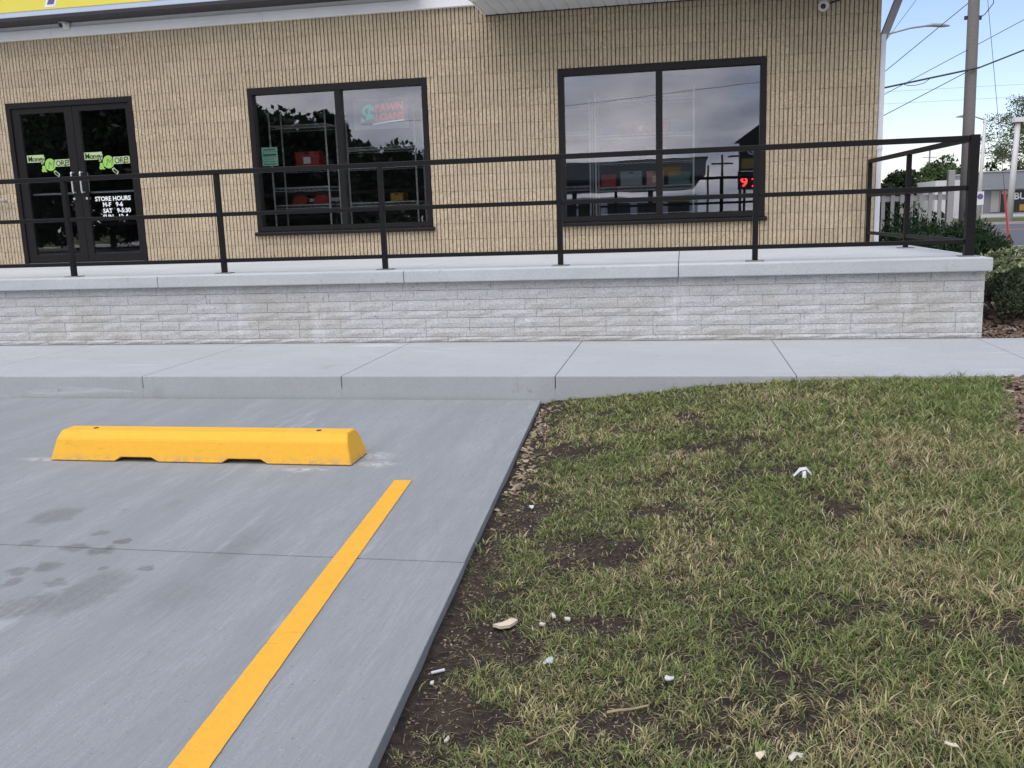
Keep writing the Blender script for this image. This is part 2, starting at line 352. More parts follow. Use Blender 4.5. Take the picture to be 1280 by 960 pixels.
def m_soil():
    t = NT('lawn_soil'); a = t.noise(28, 6, .7); b = t.noise(160, 3, .7)
    c = t.mix(t.rng(a, .3, .7), (.022, .017, .015), (.062, .049, .040)); c = t.mix(t.rng(b, .62, .75, 0, .5), c, (.16, .13, .10))
    c = t.mix(t.rng(t.noise(6, 4, .6), .5, .7, 0, .45), c, (.085, .062, .042))
    return t.done(c, .95, t.bump(t.math('ADD', a, t.math('MULTIPLY', b, .4)), 1., .02), spec=.15)
M['soil'] = m_soil()
def m_ground():
    t = NT('ground_turf'); a = t.noise(.5, 6, .6); b = t.noise(14, 5, .7)
    c = t.mix(t.rng(a, .35, .65), (.055, .075, .028), (.10, .105, .045)); c = t.mix(t.rng(b, .4, .75, 0, .6), c, (.15, .13, .075))
    return t.done(c, .95, t.bump(b, .8, .05), spec=.1)
M['turf'] = m_ground()
def m_blade():
    t = NT('grass_blade'); at = t.n('ShaderNodeAttribute'); at.attribute_name = 'Col'
    t.put(t.b.inputs['Base Color'], at.outputs['Color']); t.b.inputs['Roughness'].default_value = .6; t.b.inputs['Specular IOR Level'].default_value = .25
    tl = t.n('ShaderNodeBsdfTranslucent'); t.l(at.outputs['Color'], tl.inputs[0]); mx = t.n('ShaderNodeMixShader'); mx.inputs[0].default_value = .25
    t.l(t.b.outputs[0], mx.inputs[1]); t.l(tl.outputs[0], mx.inputs[2]); t.l(mx.outputs[0], t.out.inputs[0]); return t.m
M['blade'] = m_blade()
def m_leaf(name, c0, c1, c2=None):
    t = NT(name); ri = t.geo.outputs['Random Per Island']
    c = t.mix(ri, c0, c1)
    if c2: c = t.mix(t.rng(ri, .86, .95), c, c2)
    t.put(t.b.inputs['Base Color'], c); t.b.inputs['Roughness'].default_value = .6; t.b.inputs['Specular IOR Level'].default_value = .25
    tl = t.n('ShaderNodeBsdfTranslucent'); t.l(c, tl.inputs[0]); mx = t.n('ShaderNodeMixShader'); mx.inputs[0].default_value = .2
    t.l(t.b.outputs[0], mx.inputs[1]); t.l(tl.outputs[0], mx.inputs[2]); t.l(mx.outputs[0], t.out.inputs[0]); return t.m
M['leaf'] = m_leaf('tree_leaf', (.035, .065, .02), (.085, .125, .04))
M['leafd'] = m_leaf('dark_tree_leaf', (.014, .026, .011), (.035, .055, .022))
M['leafp'] = m_leaf('sparse_tree_leaf', (.06, .085, .035), (.12, .14, .065), (.16, .13, .07))
M['yew'] = m_leaf('yew_needle', (.016, .035, .016), (.045, .085, .032))
M['shrub'] = m_leaf('shrub_leaf', (.03, .05, .024), (.085, .105, .055), (.14, .11, .07))
M['vine'] = m_leaf('vine_leaf', (.12, .18, .06), (.33, .36, .20))
M['chip'] = m_leaf('mulch_chip', (.13, .085, .06), (.34, .25, .19), (.46, .41, .36))
M['chip2'] = m_leaf('pale_chip', (.17, .12, .085), (.50, .41, .30), (.09, .07, .055))
M['bark'] = simple('bark', (.11, .09, .075), .9, .3, 25, .5)
M['polewood'] = simple('pole_wood', (.20, .185, .175), .9, .25, 18, .4)
M['greywood'] = simple('weathered_picket', (.40, .39, .385), .85, .2, 30, .3)
M['pole'] = simple('grey_pole_paint', (.50, .49, .48), .5, .08, 5, .05)
M['wire'] = simple('wire_black', (.035, .035, .05), .7, .1, 5, 0)
M['stakered'] = simple('red_stake', (.50, .07, .06), .5, .1, 10, 0)
M['pink'] = simple('scrap_beige', (.58, .50, .38), .8, .12, 60)
M['wpaper'] = simple('scrap_white', (.50, .52, .54), .6, .06, 40)
M['shell'] = simple('chip_white', (.52, .49, .43), .7, .15, 60)
M['plastic'] = simple('clear_plastic_scrap', (.42, .45, .45), .25, .15, 50)
M['twig'] = simple('dry_twig', (.30, .23, .15), .85, .2, 60)
def boxmat(n, c): M[n] = simple(n, c, .55, .08, 12, .03)
for n, c in dict(box_red=(.42, .035, .04), box_blue=(.05, .09, .26), box_grey=(.30, .33, .34), box_green=(.10, .2, .17), box_pink=(.62, .30, .28), box_white=(.7, .7, .7), box_tan=(.45, .27, .07), box_black=(.02, .02, .022)).items(): boxmat(n, c)

# ------------------------------------------------------------------ the ground, lot, sidewalk
SLOPE = .0564
def lot_edge(y): return -.97 + (6.2 - y) * SLOPE
gm = MB(); gm.add([(-900, -900, -.14), (900, -900, -.14), (900, 1500, -.14), (-900, 1500, -.14)], [(0, 1, 2, 3)])
tag(make('ground', gm, M['turf']), kind='structure')
# parking lot: dark bed with two cast slabs on it
lb = MB(); lb.add([(x, y, -.03) for x, y in ((-16, -12), (lot_edge(-12) - .03, -12), (lot_edge(6.13) - .03, 6.13), (-16, 6.13))], [(0, 1, 2, 3)])
lot = make('parking_lot', lb, M['joint']); tag(lot, kind='structure')
def slab_poly(name, pts, z0, z1, mat, parent, bevel):
    return make(name, MB().prism(pts, 'z', z0, z1), mat, parent, bevel)
slab_poly('concrete_slab', [(-16, 3.162), (lot_edge(3.16), 3.132), (lot_edge(6.138), 6.138), (-16, 6.138)], -.15, 0, M['lot'], lot, .004)
slab_poly('concrete_slab', [(-16, -12), (lot_edge(-12), -12), (lot_edge(3.122), 3.122), (-16, 3.152)], -.15, 0, M['lot'], lot, .004)
ym = MB(); NL = 220
for i in range(NL + 1):
    t_ = i / NL; y = 4.148 + (-.9 - 4.148) * t_
    if y > 1.78: q = (4.148 - y) / (4.148 - 1.78); xa, xb = -1.395 + .196 * q, -1.307 + .207 * q
    else: q = (1.78 - y) / 2.68; xa, xb = -1.199 + .223 * q, -1.100 + .232 * q
    ja, jb = (random.gauss(0, .0004) for _ in range(2)); ym.v += [(xa + ja, y, .0035), (xb + jb, y, .0035)]
    if i: ym.f.append((2 * i - 2, 2 * i - 1, 2 * i + 1, 2 * i))
tag(make('painted_line', ym, M['line']), kind='structure')

swb = MB().box(-16, 14, 6.175, 7.9, -.1, .135)
sw = make('sidewalk', swb, M['joint']); tag(sw, kind='structure')
make('kerb_fill', MB().box(-16, 14, 6.1595, 6.1745, -.1, .075), M['walk'], sw)
jx = [-16, -12.1, -10.5, -8.9, -7.3, -5.66, -4.02, -2.43, -.865, .745, 2.36, 3.97, 5.58, 7.2, 8.8, 10.4, 14]
for a, b in zip(jx[:-1], jx[1:]):
    bx('concrete_slab', (a + .0025, b - .0025, 6.157, 7.904, -.14, .167), M['walk'], sw, .007)

# raised walkway: retaining wall of painted block and a cast cap
DZ = .819
rw = empty('retaining_wall', (-3, 7.92, .167)); tag(rw, 'low worn white-painted block retaining wall carrying the raised walkway', 'wall')
bx('wall_core', (-14, 2.383, 7.918, 8.12, .1, .712), M['wjoint'], rw)
bx('wall_core', (2.2, 2.383, 8.122, 11.6, .0, .712), M['wjoint'], rw)
rows = [.046, .083, .088, .070, .092, .088, .075]
WB = {}
def wblock_mesh(L, h, k):
    key = (round(L, 3), round(h, 3), k)
    if key not in WB:
        rr = random.Random(hash(key)); d = .022
        nx = 3; v = []; f = []
        for j in range(3):
            for i in range(nx + 1):
                e = (i in (0, nx)) or (j in (0, 2))
                v.append((L * i / nx, rr.uniform(-.002, .002) + (.004 if e else -.003), h * j / 2))
        for j in range(2):
            for i in range(nx):
                a = j * (nx + 1) + i; f.append((a, a + 1, a + nx + 2, a + nx + 1))
        b = len(v); v += [(0, d, 0), (L, d, 0), (L, d, h), (0, d, h)]
        f += [(0, b, b + 1) + tuple(range(nx, 0, -1))] if False else [(b, b + 1, nx, 0), (b + 3, 2 * (nx + 1), 2 * (nx + 1) + nx, b + 2), (b, 0, nx + 1, 2 * (nx + 1), b + 3), (b + 1, b + 2, 2 * (nx + 1) + nx, (nx + 1) + nx, nx)]
        WB[key] = mesh_from('block', v, f, M['wblock'])
    return WB[key]
z = .169
nblk = 0; far = MB()
for r_i, h in enumerate(rows):
    L = .4064; off = (0, .203, .203, .0, .1016, .305, 0)[r_i]
    x = 2.395 - off
    xs = [2.395] + ([x] if off else [])
    while xs[-1] > -14: xs.append(xs[-1] - L)
    for k, (b, a) in enumerate(zip(xs[:-1], xs[1:])):
        g = .0028 if k % 2 else .0008
        if a < -8.2:
            far.box(a + g, b - g, 7.907, 7.93, z + .0025, z + h - .0025); continue
        o = link('block', wblock_mesh(b - a - 2 * g, h - .0036, (k + r_i) % 4), (a + g, 7.907 + random.uniform(-.002, .002), z + .0018), rw); nblk += 1
    z += h
ob = make('block', far, M['wblock'], rw); ob['kind'] = 'stuff'
em = MB()                                           # returns of the wall on its right end
for r_i in range(5):
    for k in range(8): em.box(2.384, 2.3955, 7.93 + k * .4064, 7.93 + k * .4064 + .399, .169 + r_i * .1084 + .003, .169 + (r_i + 1) * .1084 - .003)
make('end_face', em, M['wblock'], rw)

deck_bed = MB().box(-14, 2.40, 7.95, 11.60, .712, .79)
dk = make('raised_walkway', deck_bed, M['joint']); tag(dk, kind='structure')
dj = [-14, -9.7, -7.27, -4.852, -2.443, -.031, 2.43]
for a, b in zip(dj[:-1], dj[1:]): bx('concrete_slab', (a + .0025, b - .0025, 7.84, 11.618, .7125, DZ), M['deck'], dk, .009)

# ------------------------------------------------------------------ the store
ST = empty('store_building', (-3.5, 11.8, 0)); tag(ST, 'tan split-ribbed block storefront with dark framed windows and white fascia', 'building')
FY = 11.622; GY = 11.660           # rib front, groove plane
C0 = 2.25; PITCH = .0508
def snap(k): return C0 - PITCH * k
OPEN = [(snap(226), snap(188), .0, 3.03), (snap(155), snap(107), 1.117, 3.03), (snap(74), snap(25), 1.117, 3.03)]
WTOP = 3.835
core = MB()
def corebox(x0, x1, z0, z1):
    if x1 > x0 and z1 > z0: core.box(x0, x1, GY + .02, 11.86, z0, z1)
xs = [-14] + [q for o in OPEN for q in o[:2]] + [C0 - .004]
for i in range(0, len(xs), 2): corebox(xs[i], xs[i + 1], 0, 4.6)
for x0, x1, z0, z1 in OPEN: corebox(x0, x1, 3.03, 4.6); corebox(x0, x1, 0, z0 if z0 else .8)
wall = make('wall', core, M['mortar'], ST)
RB = {}
def rib_mesh(n, h, k):
    key = (n, round(h, 4), k)
    if key in RB: return RB[key]
    rr = random.Random(n * 1000 + int(h * 1e4) * 7 + k)
    prof = []
    for i in range(n):
        x0 = i * PITCH; w0 = .0060 + rr.uniform(-.0012, .0012); w1 = .0060 + rr.uniform(-.0012, .0012)
        prof += [(x0 + .0008, 0), (x0 + w0, 0), (x0 + w0 + .0008, -1), (x0 + PITCH - w1 - .0008, -1), (x0 + PITCH - w1, 0)]
    prof.append((n * PITCH - .0008, 0))
    nz = 3; v = []; f = []; m = len(prof)
    g = .0013
    for j in range(nz):
        zz = g + (h - 2 * g) * j / (nz - 1)
        for (x, y) in prof:
            d = (.038 + rr.uniform(-.0045, .0045) - (.002 if j in (0, 2) else 0)) if y else 0
            v.append((x + (rr.uniform(-.001, .001) if y else 0), (GY - FY) - d, zz))
    for j in range(nz - 1):
        for i in range(m - 1): a = j * m + i; f.append((a, a + 1, a + m + 1, a + m))
    # top and bottom of the ribs and the block's own back edge
    b = len(v); v += [(.0008, .03, g), (n * PITCH - .0008, .03, g), (n * PITCH - .0008, .03, h - g), (.0008, .03, h - g)]
    f.append((b, b + 1) + tuple(range(m - 1, -1, -1))); t0 = (nz - 1) * m
    f.append((b + 3,) + tuple(range(t0, t0 + m)) + (b + 2,))
    f.append((b, 0, m, t0, b + 3)); f.append((b + 1, b + 2, t0 + m - 1, m + m - 1, m - 1))
    RB[key] = mesh_from('block', v, f, M['rib']); return RB[key]
CH = .2032
zlines = [3.03 + k * CH for k in range(4, -12, -1)]
zlines[0] = WTOP + .02
farv = MB(); nrib = 0
for ci, (zt, zb) in enumerate(zip(zlines[:-1], zlines[1:])):
    parts = [(zb, zt)]
    if zb < 1.117 < zt: parts = [(zb, zt)]
    k0 = -4 if ci % 2 else 0
    k = k0
    cells = []
    while k < 320: cells.append((max(k, 0), k + 8)); k += 8
    for ka, kb in cells:
        segs = [(ka, kb, zb, zt)]
        for x0, x1, z0, z1 in OPEN:
            o0 = round((C0 - x1) / PITCH); o1 = round((C0 - x0) / PITCH); new = []
            for (a, b, p, q) in segs:
                if b <= o0 or a >= o1 or q <= z0 + 1e-4 or p >= z1 - 1e-4: new.append((a, b, p, q)); continue
                if a < o0: new.append((a, o0, p, q))
                if b > o1: new.append((o1, b, p, q))
                if p < z0: new.append((max(a, o0), min(b, o1), p, z0))
            segs = new
        for a, b, p, q in segs:
            p = max(p, DZ + .001)
            if q - p < .02 or b <= a: continue
            xl = snap(b)
            me = rib_mesh(b - a, q - p, random.randrange(3))
            if xl < -9.75:
                org = Vector((xl, GY - (GY - FY), p)); vv = [(Vector(w.co) + Vector((xl, FY, p)))[:] for w in me.vertices]
                farv.add(vv, [tuple(pp.vertices) for pp in me.polygons]); continue
            link('block', me, (xl, FY + random.uniform(-.0015, .0015), p), wall); nrib += 1
ob = make('block', farv, M['rib'], wall, recalc=False); ob['kind'] = 'stuff'
# side and back of the building, roof
sh = MB().box(2.0, C0 - .005, 11.862, 24, 0, 4.6).box(-14, -13.8, 11.862, 23.8, 0, 4.6).box(-14, 2.0, 23.8, 24, 0, 4.6)
make('side_wall', sh, M['inwall'], ST)
make('roof', MB().box(-14, C0 - .005, 11.2, 24, 4.601, 4.8), M['white'], ST)
# interior
make('interior_floor', MB().box(-13.7, 1.99, 11.87, 20, DZ - .1, DZ - .002), M['floor'], ST)
make('interior_wall', MB().box(-13.7, 1.99, 17, 17.1, DZ, 3.6).box(1.93, 1.99, 11.87, 17, DZ, 3.6).box(-9.75, -9.69, 11.87, 17, DZ, 3.6), M['inwall'], ST)
make('interior_ceiling', MB().box(-13.7, 1.99, 11.87, 17.1, 3.61, 3.66), M['ceil'], ST)
# windows
def window(x0, x1, mid):
    z0, z1 = 1.17, 3.028
    w = empty('window', ((x0 + x1) / 2, 11.66, z0), ST)
    fr = MB().box(x0 + .001, x1 - .001, 11.612, 11.74, 2.945, z1).box(x0 + .001, x1 - .001, 11.612, 11.74, z0 + .002, 1.238)
    fr.box(x0 + .001, x0 + .068, 11.612, 11.74, 1.238, 2.945).box(x1 - .068, x1 - .001, 11.612, 11.74, 1.238, 2.945)
    make('frame', fr, M['bronze'], w, .003, 1)
    make('mullion', MB().box(mid - .04, mid + .04, 11.614, 11.738, 1.2385, 2.9445), M['bronze'], w, .003, 1)
    make('sill', MB().prism([(11.57, 1.118), (11.86, 1.118), (11.86, 1.169), (11.60, 1.169), (11.57, 1.155)], 'x', x0 - .03, x1 + .03), M['bronze'], w, .003, 1)
    for a, b in ((x0 + .068, mid - .04), (mid + .04, x1 - .068)):
        make('pane', MB().box(a, b, 11.672, 11.678, 1.2385, 2.9445), M['glass'], w)
window(OPEN[1][0], OPEN[1][1], -4.38); window(OPEN[2][0], OPEN[2][1], -.278)
# double door
X0, X1 = OPEN[0][:2]
df = MB().box(X0 + .001, X0 + .07, 11.612, 11.75, DZ, 3.028).box(X1 - .05, X1 - .001, 11.612, 11.75, DZ, 3.028).box(X0 + .07, X1 - .05, 11.612, 11.75, 2.955, 3.028)
make('door_frame', df, M['bronze'], ST, .003, 1)
make('threshold', MB().box(X0 + .071, X1 - .051, 11.62, 11.76, DZ + .0005, DZ + .012), M['galv'], ST)
def leaf(a, b, ga, gb, hx, side):
    d = empty('door', ((a + b) / 2, 11.66, DZ + .012), ST)
    zb, zt = DZ + .014, 2.952
    make('stile', MB().box(a, ga, 11.63, 11.675, zb, zt), M['bronze'], d, .002, 1); make('stile', MB().box(gb, b, 11.63, 11.675, zb, zt), M['bronze'], d, .002, 1)
    make('rail', MB().box(ga, gb, 11.631, 11.674, zb, .945), M['bronze'], d, .002, 1); make('rail', MB().box(ga, gb, 11.631, 11.674, 2.878, zt), M['bronze'], d, .002, 1)
    make('glass', MB().box(ga, gb, 11.65, 11.656, .945, 2.878), M['glass'], d)
    make('push_bar', MB().box(ga, gb, 11.70, 11.735, 1.775, 1.80), M['steel'], d)
    make('handle', MB().tube([(hx, 11.628, 1.79), (hx, 11.575, 1.79), (hx, 11.57, 1.80), (hx, 11.57, 2.05), (hx, 11.575, 2.06), (hx, 11.628, 2.06)], .011, 8), M['steel'], d, smooth=False)
    make('lock', MB().lathe([(.016, 0), (.016, .012), (.010, .016)], (hx + side * .03, 11.629, 1.705), 12, (0, -1, 0)), M['steel'], d)
    # shop name decal
    cx = (ga + gb) / 2 + (0 if side > 0 else .02); gy = 11.6475; k = (gb - ga) / .72
    def tm(*q, **kk): return text_mb(*q, **kk)
    bk = tm('Money', .112 * k, cx - .215 * k, gy, 2.235, offset=.011 * k, extrude=.0004, rot=-.03, xs=.86); e2 = tm('ORE!', .112 * k, cx + .215 * k, gy, 2.165, offset=.011 * k, extrude=.0004, rot=.03, xs=.9)
    bk.box(cx - .36 * k, cx - .08 * k, gy - .0001, gy + .0003, 2.225, 2.325).box(cx + .09 * k, cx + .34 * k, gy - .0001, gy + .0003, 2.155, 2.25)
    bk.add(e2.v, e2.f); make('logo_outline', bk, M['pgreen'], d, recalc=False)
    bl = tm('Money', .112 * k, cx - .215 * k, gy - .001, 2.235, offset=.001, extrude=.0004, rot=-.03, xs=.86); e2 = tm('ORE!', .112 * k, cx + .215 * k, gy - .001, 2.165, offset=.001, extrude=.0004, rot=.03, xs=.9)
    bl.add(e2.v, e2.f); make('logo_lettering', bl, M['ink'], d, recalc=False)
    make('logo_disc', MB().lathe([(.088 * k, 0), (.088 * k, .0006)], (cx + .01 * k, gy - .0002, 2.185), 28, (0, -1, 0)), M['lgreen'], d)
    make('logo_initial', tm('M', .15 * k, cx + .015 * k, gy - .0018, 2.13, offset=-.003, extrude=.0004, shear=.35, rot=.1), M['teal'], d, recalc=False)
    make('logo_ampersand', tm('&', .12 * k, cx - .10 * k, gy - .0018, 2.095, offset=.006, extrude=.0004), M['lgreen'], d, recalc=False)
    tg = MB(); tgo = []
    for (px, pz) in ((-.05, .03), (-.02, .05), (.05, -.01), (.03, -.05), (-.03, -.01)): tgo.append((cx + .10 * k + px * k, 2.06 + pz * k))
    make('logo_tag', MB().prism(tgo, 'y', gy - .0008, gy), M['pgreen'], d)
    make('logo_tag', MB().prism([(cx + .10 * k + (q - cx - .10 * k) * .68, 2.058 + (w - 2.06) * .68) for q, w in tgo], 'y', gy - .0018, gy - .001), M['ink'], d)
    return d
leaf(X0 + .073, -8.222, -9.03, -8.345, -8.30, -1)
dr = leaf(-8.217, X1 - .053, -8.122, -7.415, -8.165, 1)
hr = MB()
for s_, xx, zz, al in (('STORE HOURS', -7.755, 1.665, 'CENTER'), ('M-F', -7.79, 1.585, 'RIGHT'), ('9-6', -7.72, 1.585, 'LEFT'), ('SAT', -7.78, 1.500, 'RIGHT'), ('9-5:30', -7.71, 1.500, 'LEFT'), ('SUN', -7.77, 1.418, 'RIGHT'), ('12-4', -7.70, 1.418, 'LEFT')):
    q = text_mb(s_, .083, xx, 11.6475, zz, al, offset=.0025, extrude=.0004); hr.add(q.v, q.f)
make('hours_lettering', hr, M['vinyl'], dr, recalc=False)

# fascia, soffit, trim
fa = empty('fascia', (-7, 11.6, WTOP), ST)
for a, b in ((-14, -8.35), (-8.348, -5.3), (-5.298, -2.39)):
    make('fascia_board', MB().prism([(11.565, WTOP), (11.64, WTOP), (11.64, 3.955), (11.565, 3.955)], 'x', a, b), M['white'], fa, .004, 1)
    make('upper_panel', MB().box(a, b, 11.585, 11.64, 3.957, 4.6), M['white'], fa, .003, 1)
so = empty('soffit', (0, 11.1, 3.715), ST)
nx = 34
for i in range(nx):
    a = -2.38 + (2.62 + 2.38) * i / nx; b = -2.38 + (2.62 + 2.38) * (i + 1) / nx
    make('soffit_panel', MB().prism([(a + .001, 3.722), (a + .012, 3.715), (b - .012, 3.715), (b - .001, 3.722), (b - .001, 3.74), (a + .001, 3.74)], 'y', 10.75, 11.60 if b < C0 + .2 else 11.60), M['soffit'], so)
make('soffit_edge', MB().box(-2.40, 2.63, 10.70, 10.748, 3.70, 4.3), M['white'], so); make('soffit_edge', MB().box(-2.40, -2.382, 10.749, 11.62, 3.712, 4.3), M['white'], so)
make('soffit_edge', MB().box(-2.38, 2.25, 11.601, 11.619, 3.706, 3.74), M['dark'], so)
make('canopy_top', MB().box(-2.39, 2.62, 10.749, 11.64, 4.301, 4.33), M['white'], so)
ds = empty('downspout', (2.3, 11.7, 0), ST)
make('lower_pipe', MB().box(2.256, 2.318, 11.66, 11.75, .05, 3.20), M['downw'], ds, .006, 1)
make('upper_pipe', MB().bar((2.275, 11.70, 3.12), (2.50, 11.70, 3.74), .085, .075), M['downs'], ds, .006, 1)
make('strap', MB().box(2.252, 2.324, 11.655, 11.756, 1.9, 1.93), M['downw'], ds)

# sign box
sg = empty('store_sign', (-6.5, 11.3, 4.0)); tag(sg, 'yellow box sign with blue-grey border and purple lettering above the doors', 'sign')
make('housing', MB().box(-10.6, -3.2, 11.30, 11.58, 4.06, 5.3), M['dark'], sg); make('retainer', MB().box(-10.62, -3.18, 11.28, 11.58, 4.005, 4.058), M['dark'], sg, .006, 1)
make('border', MB().box(-10.58, -3.22, 11.288, 11.299, 4.0605, 5.29), M['signblue'], sg); make('face', MB().box(-10.5, -3.3, 11.282, 11.287, 4.125, 5.22), M['signyellow'], sg)
a = text_mb('Money', .95, -9.06, 11.281, 4.40, 'CENTER', offset=.03, extrude=.001); make('letter_outline', a, M['vinyl'], sg, recalc=False)
a = text_mb('Money', .95, -9.06, 11.278, 4.40, 'CENTER', offset=.0, extrude=.001); make('lettering', a, M['purple'], sg, recalc=False)
def sec_cam(x, y, z, label, out):
    c = empty('security_camera', (x, y, z)); tag(c, label, 'camera', 'security cameras on the storefront')
    make('base', MB().lathe([(.062, 0), (.062, .022), (.05, .035)], (x, y + .055, z), 18, (0, -1, 0)), M['camwhite'], c, smooth=False)
    prof = [(.001, -.058)] + [(.058 * math.sin(R(q)), -.058 * math.cos(R(q))) for q in range(20, 165, 18)] + [(.012, .057)]
    make('ball', MB().lathe(prof, (x, y, z), 18, Vector(out).normalized()), M['camwhite'], c, smooth=True)
    o = Vector((x, y, z)) + Vector(out).normalized() * .044
    make('lens', MB().lathe([(.030, 0), (.030, .012), (.024, .018), (.001, .019)], o, 16, out), M['blackgloss'], c)
sec_cam(-8.10, 11.49, 3.975, 'white ball security camera on the fascia below the yellow sign', (-.1, -.9, -.45))
sec_cam(1.60, 11.545, 3.535, 'white ball security camera on the wall under the soffit', (-.3, -.9, -.4))
tag(make('camera_cable', MB().tube([(1.66, 11.60, 3.56), (1.8, 11.605, 3.60), (1.95, 11.605, 3.66), (2.05, 11.605, 3.70)], .011, 6), M['wire']), 'dark cable running along the wall from the right-hand camera', 'cable')
pj = empty('handrail_end', (-9.37, 11.55, 1.70)); tag(pj, 'short grey wall handrail ending left of the glass doors', 'handrail')
make('rail', MB().tube([(-10.3, 11.52, 1.72), (-9.42, 11.52, 1.72), (-9.37, 11.53, 1.715), (-9.35, 11.57, 1.71)], .024, 10), M['downs'], pj, smooth=False)
make('bracket', MB().tube([(-9.7, 11.52, 1.70), (-9.7, 11.62, 1.66)], .012, 8), M['downs'], pj)

# ------------------------------------------------------------------ things in the shop
def shelf_unit(x0, x1, y0, y1, zs, ztop, label):
    s = empty('wire_shelf_unit', ((x0 + x1) / 2, (y0 + y1) / 2, DZ)); tag(s, label, 'shelf', 'chrome wire shelving behind the windows')
    for x in (x0, x1):
        for y in (y0, y1): make('post', MB().tube([(x, y, DZ), (x, y, ztop)], .0125, 8), M['chrome'], s)
    for z in zs:
        m = MB()
        for y in (y0, y1):
            m.tube([(x0, y, z), (x1, y, z)], .005, 5); m.tube([(x0, y, z - .045), (x1, y, z - .045)], .004, 5)
            n = max(4, int((x1 - x0) / .035)); m.tube([(x0 + (x1 - x0) * i / n, y - .004, z - (.045 if i % 2 else 0)) for i in range(n + 1)], .0028, 4)
        for x in (x0, x1): m.tube([(x, y0, z), (x, y1, z)], .005, 5)
        for i in range(1, 24): x = x0 + (x1 - x0) * i / 24; m.tube([(x, y0, z + .003), (x, y1, z + .003)], .002, 4)
        make('wire_shelf', m, M['chrome'], s)
shelf_unit(-1.12, .145, 12.30, 12.72, (2.73, 2.26, 1.945, 1.60, 1.25), 2.82, 'chrome wire shelf unit stacked with boxes behind the right-hand window')
shelf_unit(-1.95, -1.20, 12.36, 12.75, (2.66, 2.33, 1.98, 1.63), 2.75, 'empty chrome wire shelf unit at the left edge of the right-hand window')
shelf_unit(-5.62, -4.80, 12.20, 12.60, (2.60, 2.03, 1.76, 1.52), 2.80, 'chrome wire shelf unit with red tools behind the left-hand window')
shelf_unit(-4.70, -3.58, 12.34, 12.74, (2.27, 2.03, 1.52, 1.22), 2.80, 'chrome wire shelf unit below the glowing pawn sign')
def sbox(x0, x1, y0, d, z, h, mat, label, strip='box_white'):
    b = empty('storage_box', ((x0 + x1) / 2, y0 + d / 2, z)); tag(b, label, 'box', 'boxes on the shop shelves')
    make('body', MB().box(x0, x1, y0, y0 + d, z, z + h * .82), M[mat], b, .006, 1); make('lid', MB().box(x0 - .004, x1 + .004, y0 - .004, y0 + d + .004, z + h * .822, z + h), M[mat], b, .006, 1)
    if 'label' in label or 'print' in label or 'pink' in label: make('label_strip', MB().box(x0 + (x1 - x0) * .35, x0 + (x1 - x0) * .65, y0 - .0025, y0 - .0005, z + h * .2, z + h * .65), M[strip], b)
    make('handle', MB().box(x0 + (x1 - x0) * .4, x0 + (x1 - x0) * .6, y0 - .016, y0 - .005, z + h * .86, z + h * .94), M['box_black'], b)
zz = .008
sbox(-1.09, -.79, 12.33, .3, 2.26 + zz, .15, 'box_blue', 'blue storage box on the second shelf of the right-hand unit')
sbox(-.765, -.63, 12.33, .3, 2.26 + zz, .14, 'box_red', 'small red box beside the blue box, second shelf')
sbox(-.615, -.46, 12.33, .3, 2.26 + zz, .145, 'box_red', 'red box with a white label in the middle of the second shelf')
sbox(-.445, -.17, 12.33, .3, 2.26 + zz, .15, 'box_red', 'wide red box behind the window mullion, second shelf')
sbox(-.15, .12, 12.33, .3, 2.26 + zz, .17, 'box_green', 'grey-green box at the right end of the second shelf')
sbox(-1.08, -.78, 12.33, .3, 1.945 + zz, .10, 'box_grey', 'grey box at the left of the third shelf')
sbox(-.76, -.48, 12.33, .3, 1.945 + zz, .12, 'box_blue', 'low blue box on the third shelf')
sbox(-.46, -.2, 12.33, .3, 1.945 + zz, .14, 'box_pink', 'pink carton on the third shelf behind the rail')
sbox(-.17, .1, 12.33, .3, 1.945 + zz, .11, 'box_blue', 'dark blue box at the right of the third shelf')
sbox(-1.05, -.86, 12.33, .3, 1.60 + zz, .16, 'box_red', 'red box low at the left of the fourth shelf')
sbox(-.80, -.52, 12.33, .3, 1.60 + zz, .19, 'box_grey', 'pale grey case on the fourth shelf')
sbox(-.46, -.24, 12.33, .3, 1.60 + zz, .18, 'box_pink', 'pink box on the fourth shelf')
sbox(-.18, .10, 12.33, .3, 1.60 + zz, .16, 'box_green', 'green case on the fourth shelf')
sbox(-5.28, -4.93, 12.22, .3, 2.03 + zz, .20, 'box_red', 'red box with a white and dark print in the left-hand window')
sbox(-3.98, -3.80, 12.37, .25, 1.52 + zz, .11, 'box_tan', 'small orange box behind the railing post, left-hand window')
def tool(x, y, z, mat, label):
    t = empty('power_tool', (x, y, z)); tag(t, label, 'tool', 'red power tools on the shop shelves')
    make('body', MB().prism([(x - .12, z), (x + .10, z), (x + .13, z + .07), (x + .04, z + .13), (x - .08, z + .11)], 'y', y, y + .14), M[mat], t, .01, 1)
    make('handle', MB().tube([(x - .09, y + .07, z + .10), (x - .06, y + .07, z + .17), (x + .05, y + .07, z + .17), (x + .09, y + .07, z + .09)], .012, 7), M['box_black'], t)
    make('blade', MB().box(x + .131, x + .36, y + .06, y + .066, z + .03, z + .08), M['steel'], t)
tool(-5.3, 12.3, 1.528, 'box_red', 'red power tool at the left end of the low shelf'); tool(-4.98, 12.3, 1.528, 'box_red', 'red power tool at the right end of the low shelf')
M['tube'] = m_emit('fluorescent_tube', (1, .97, .9), 4.5)
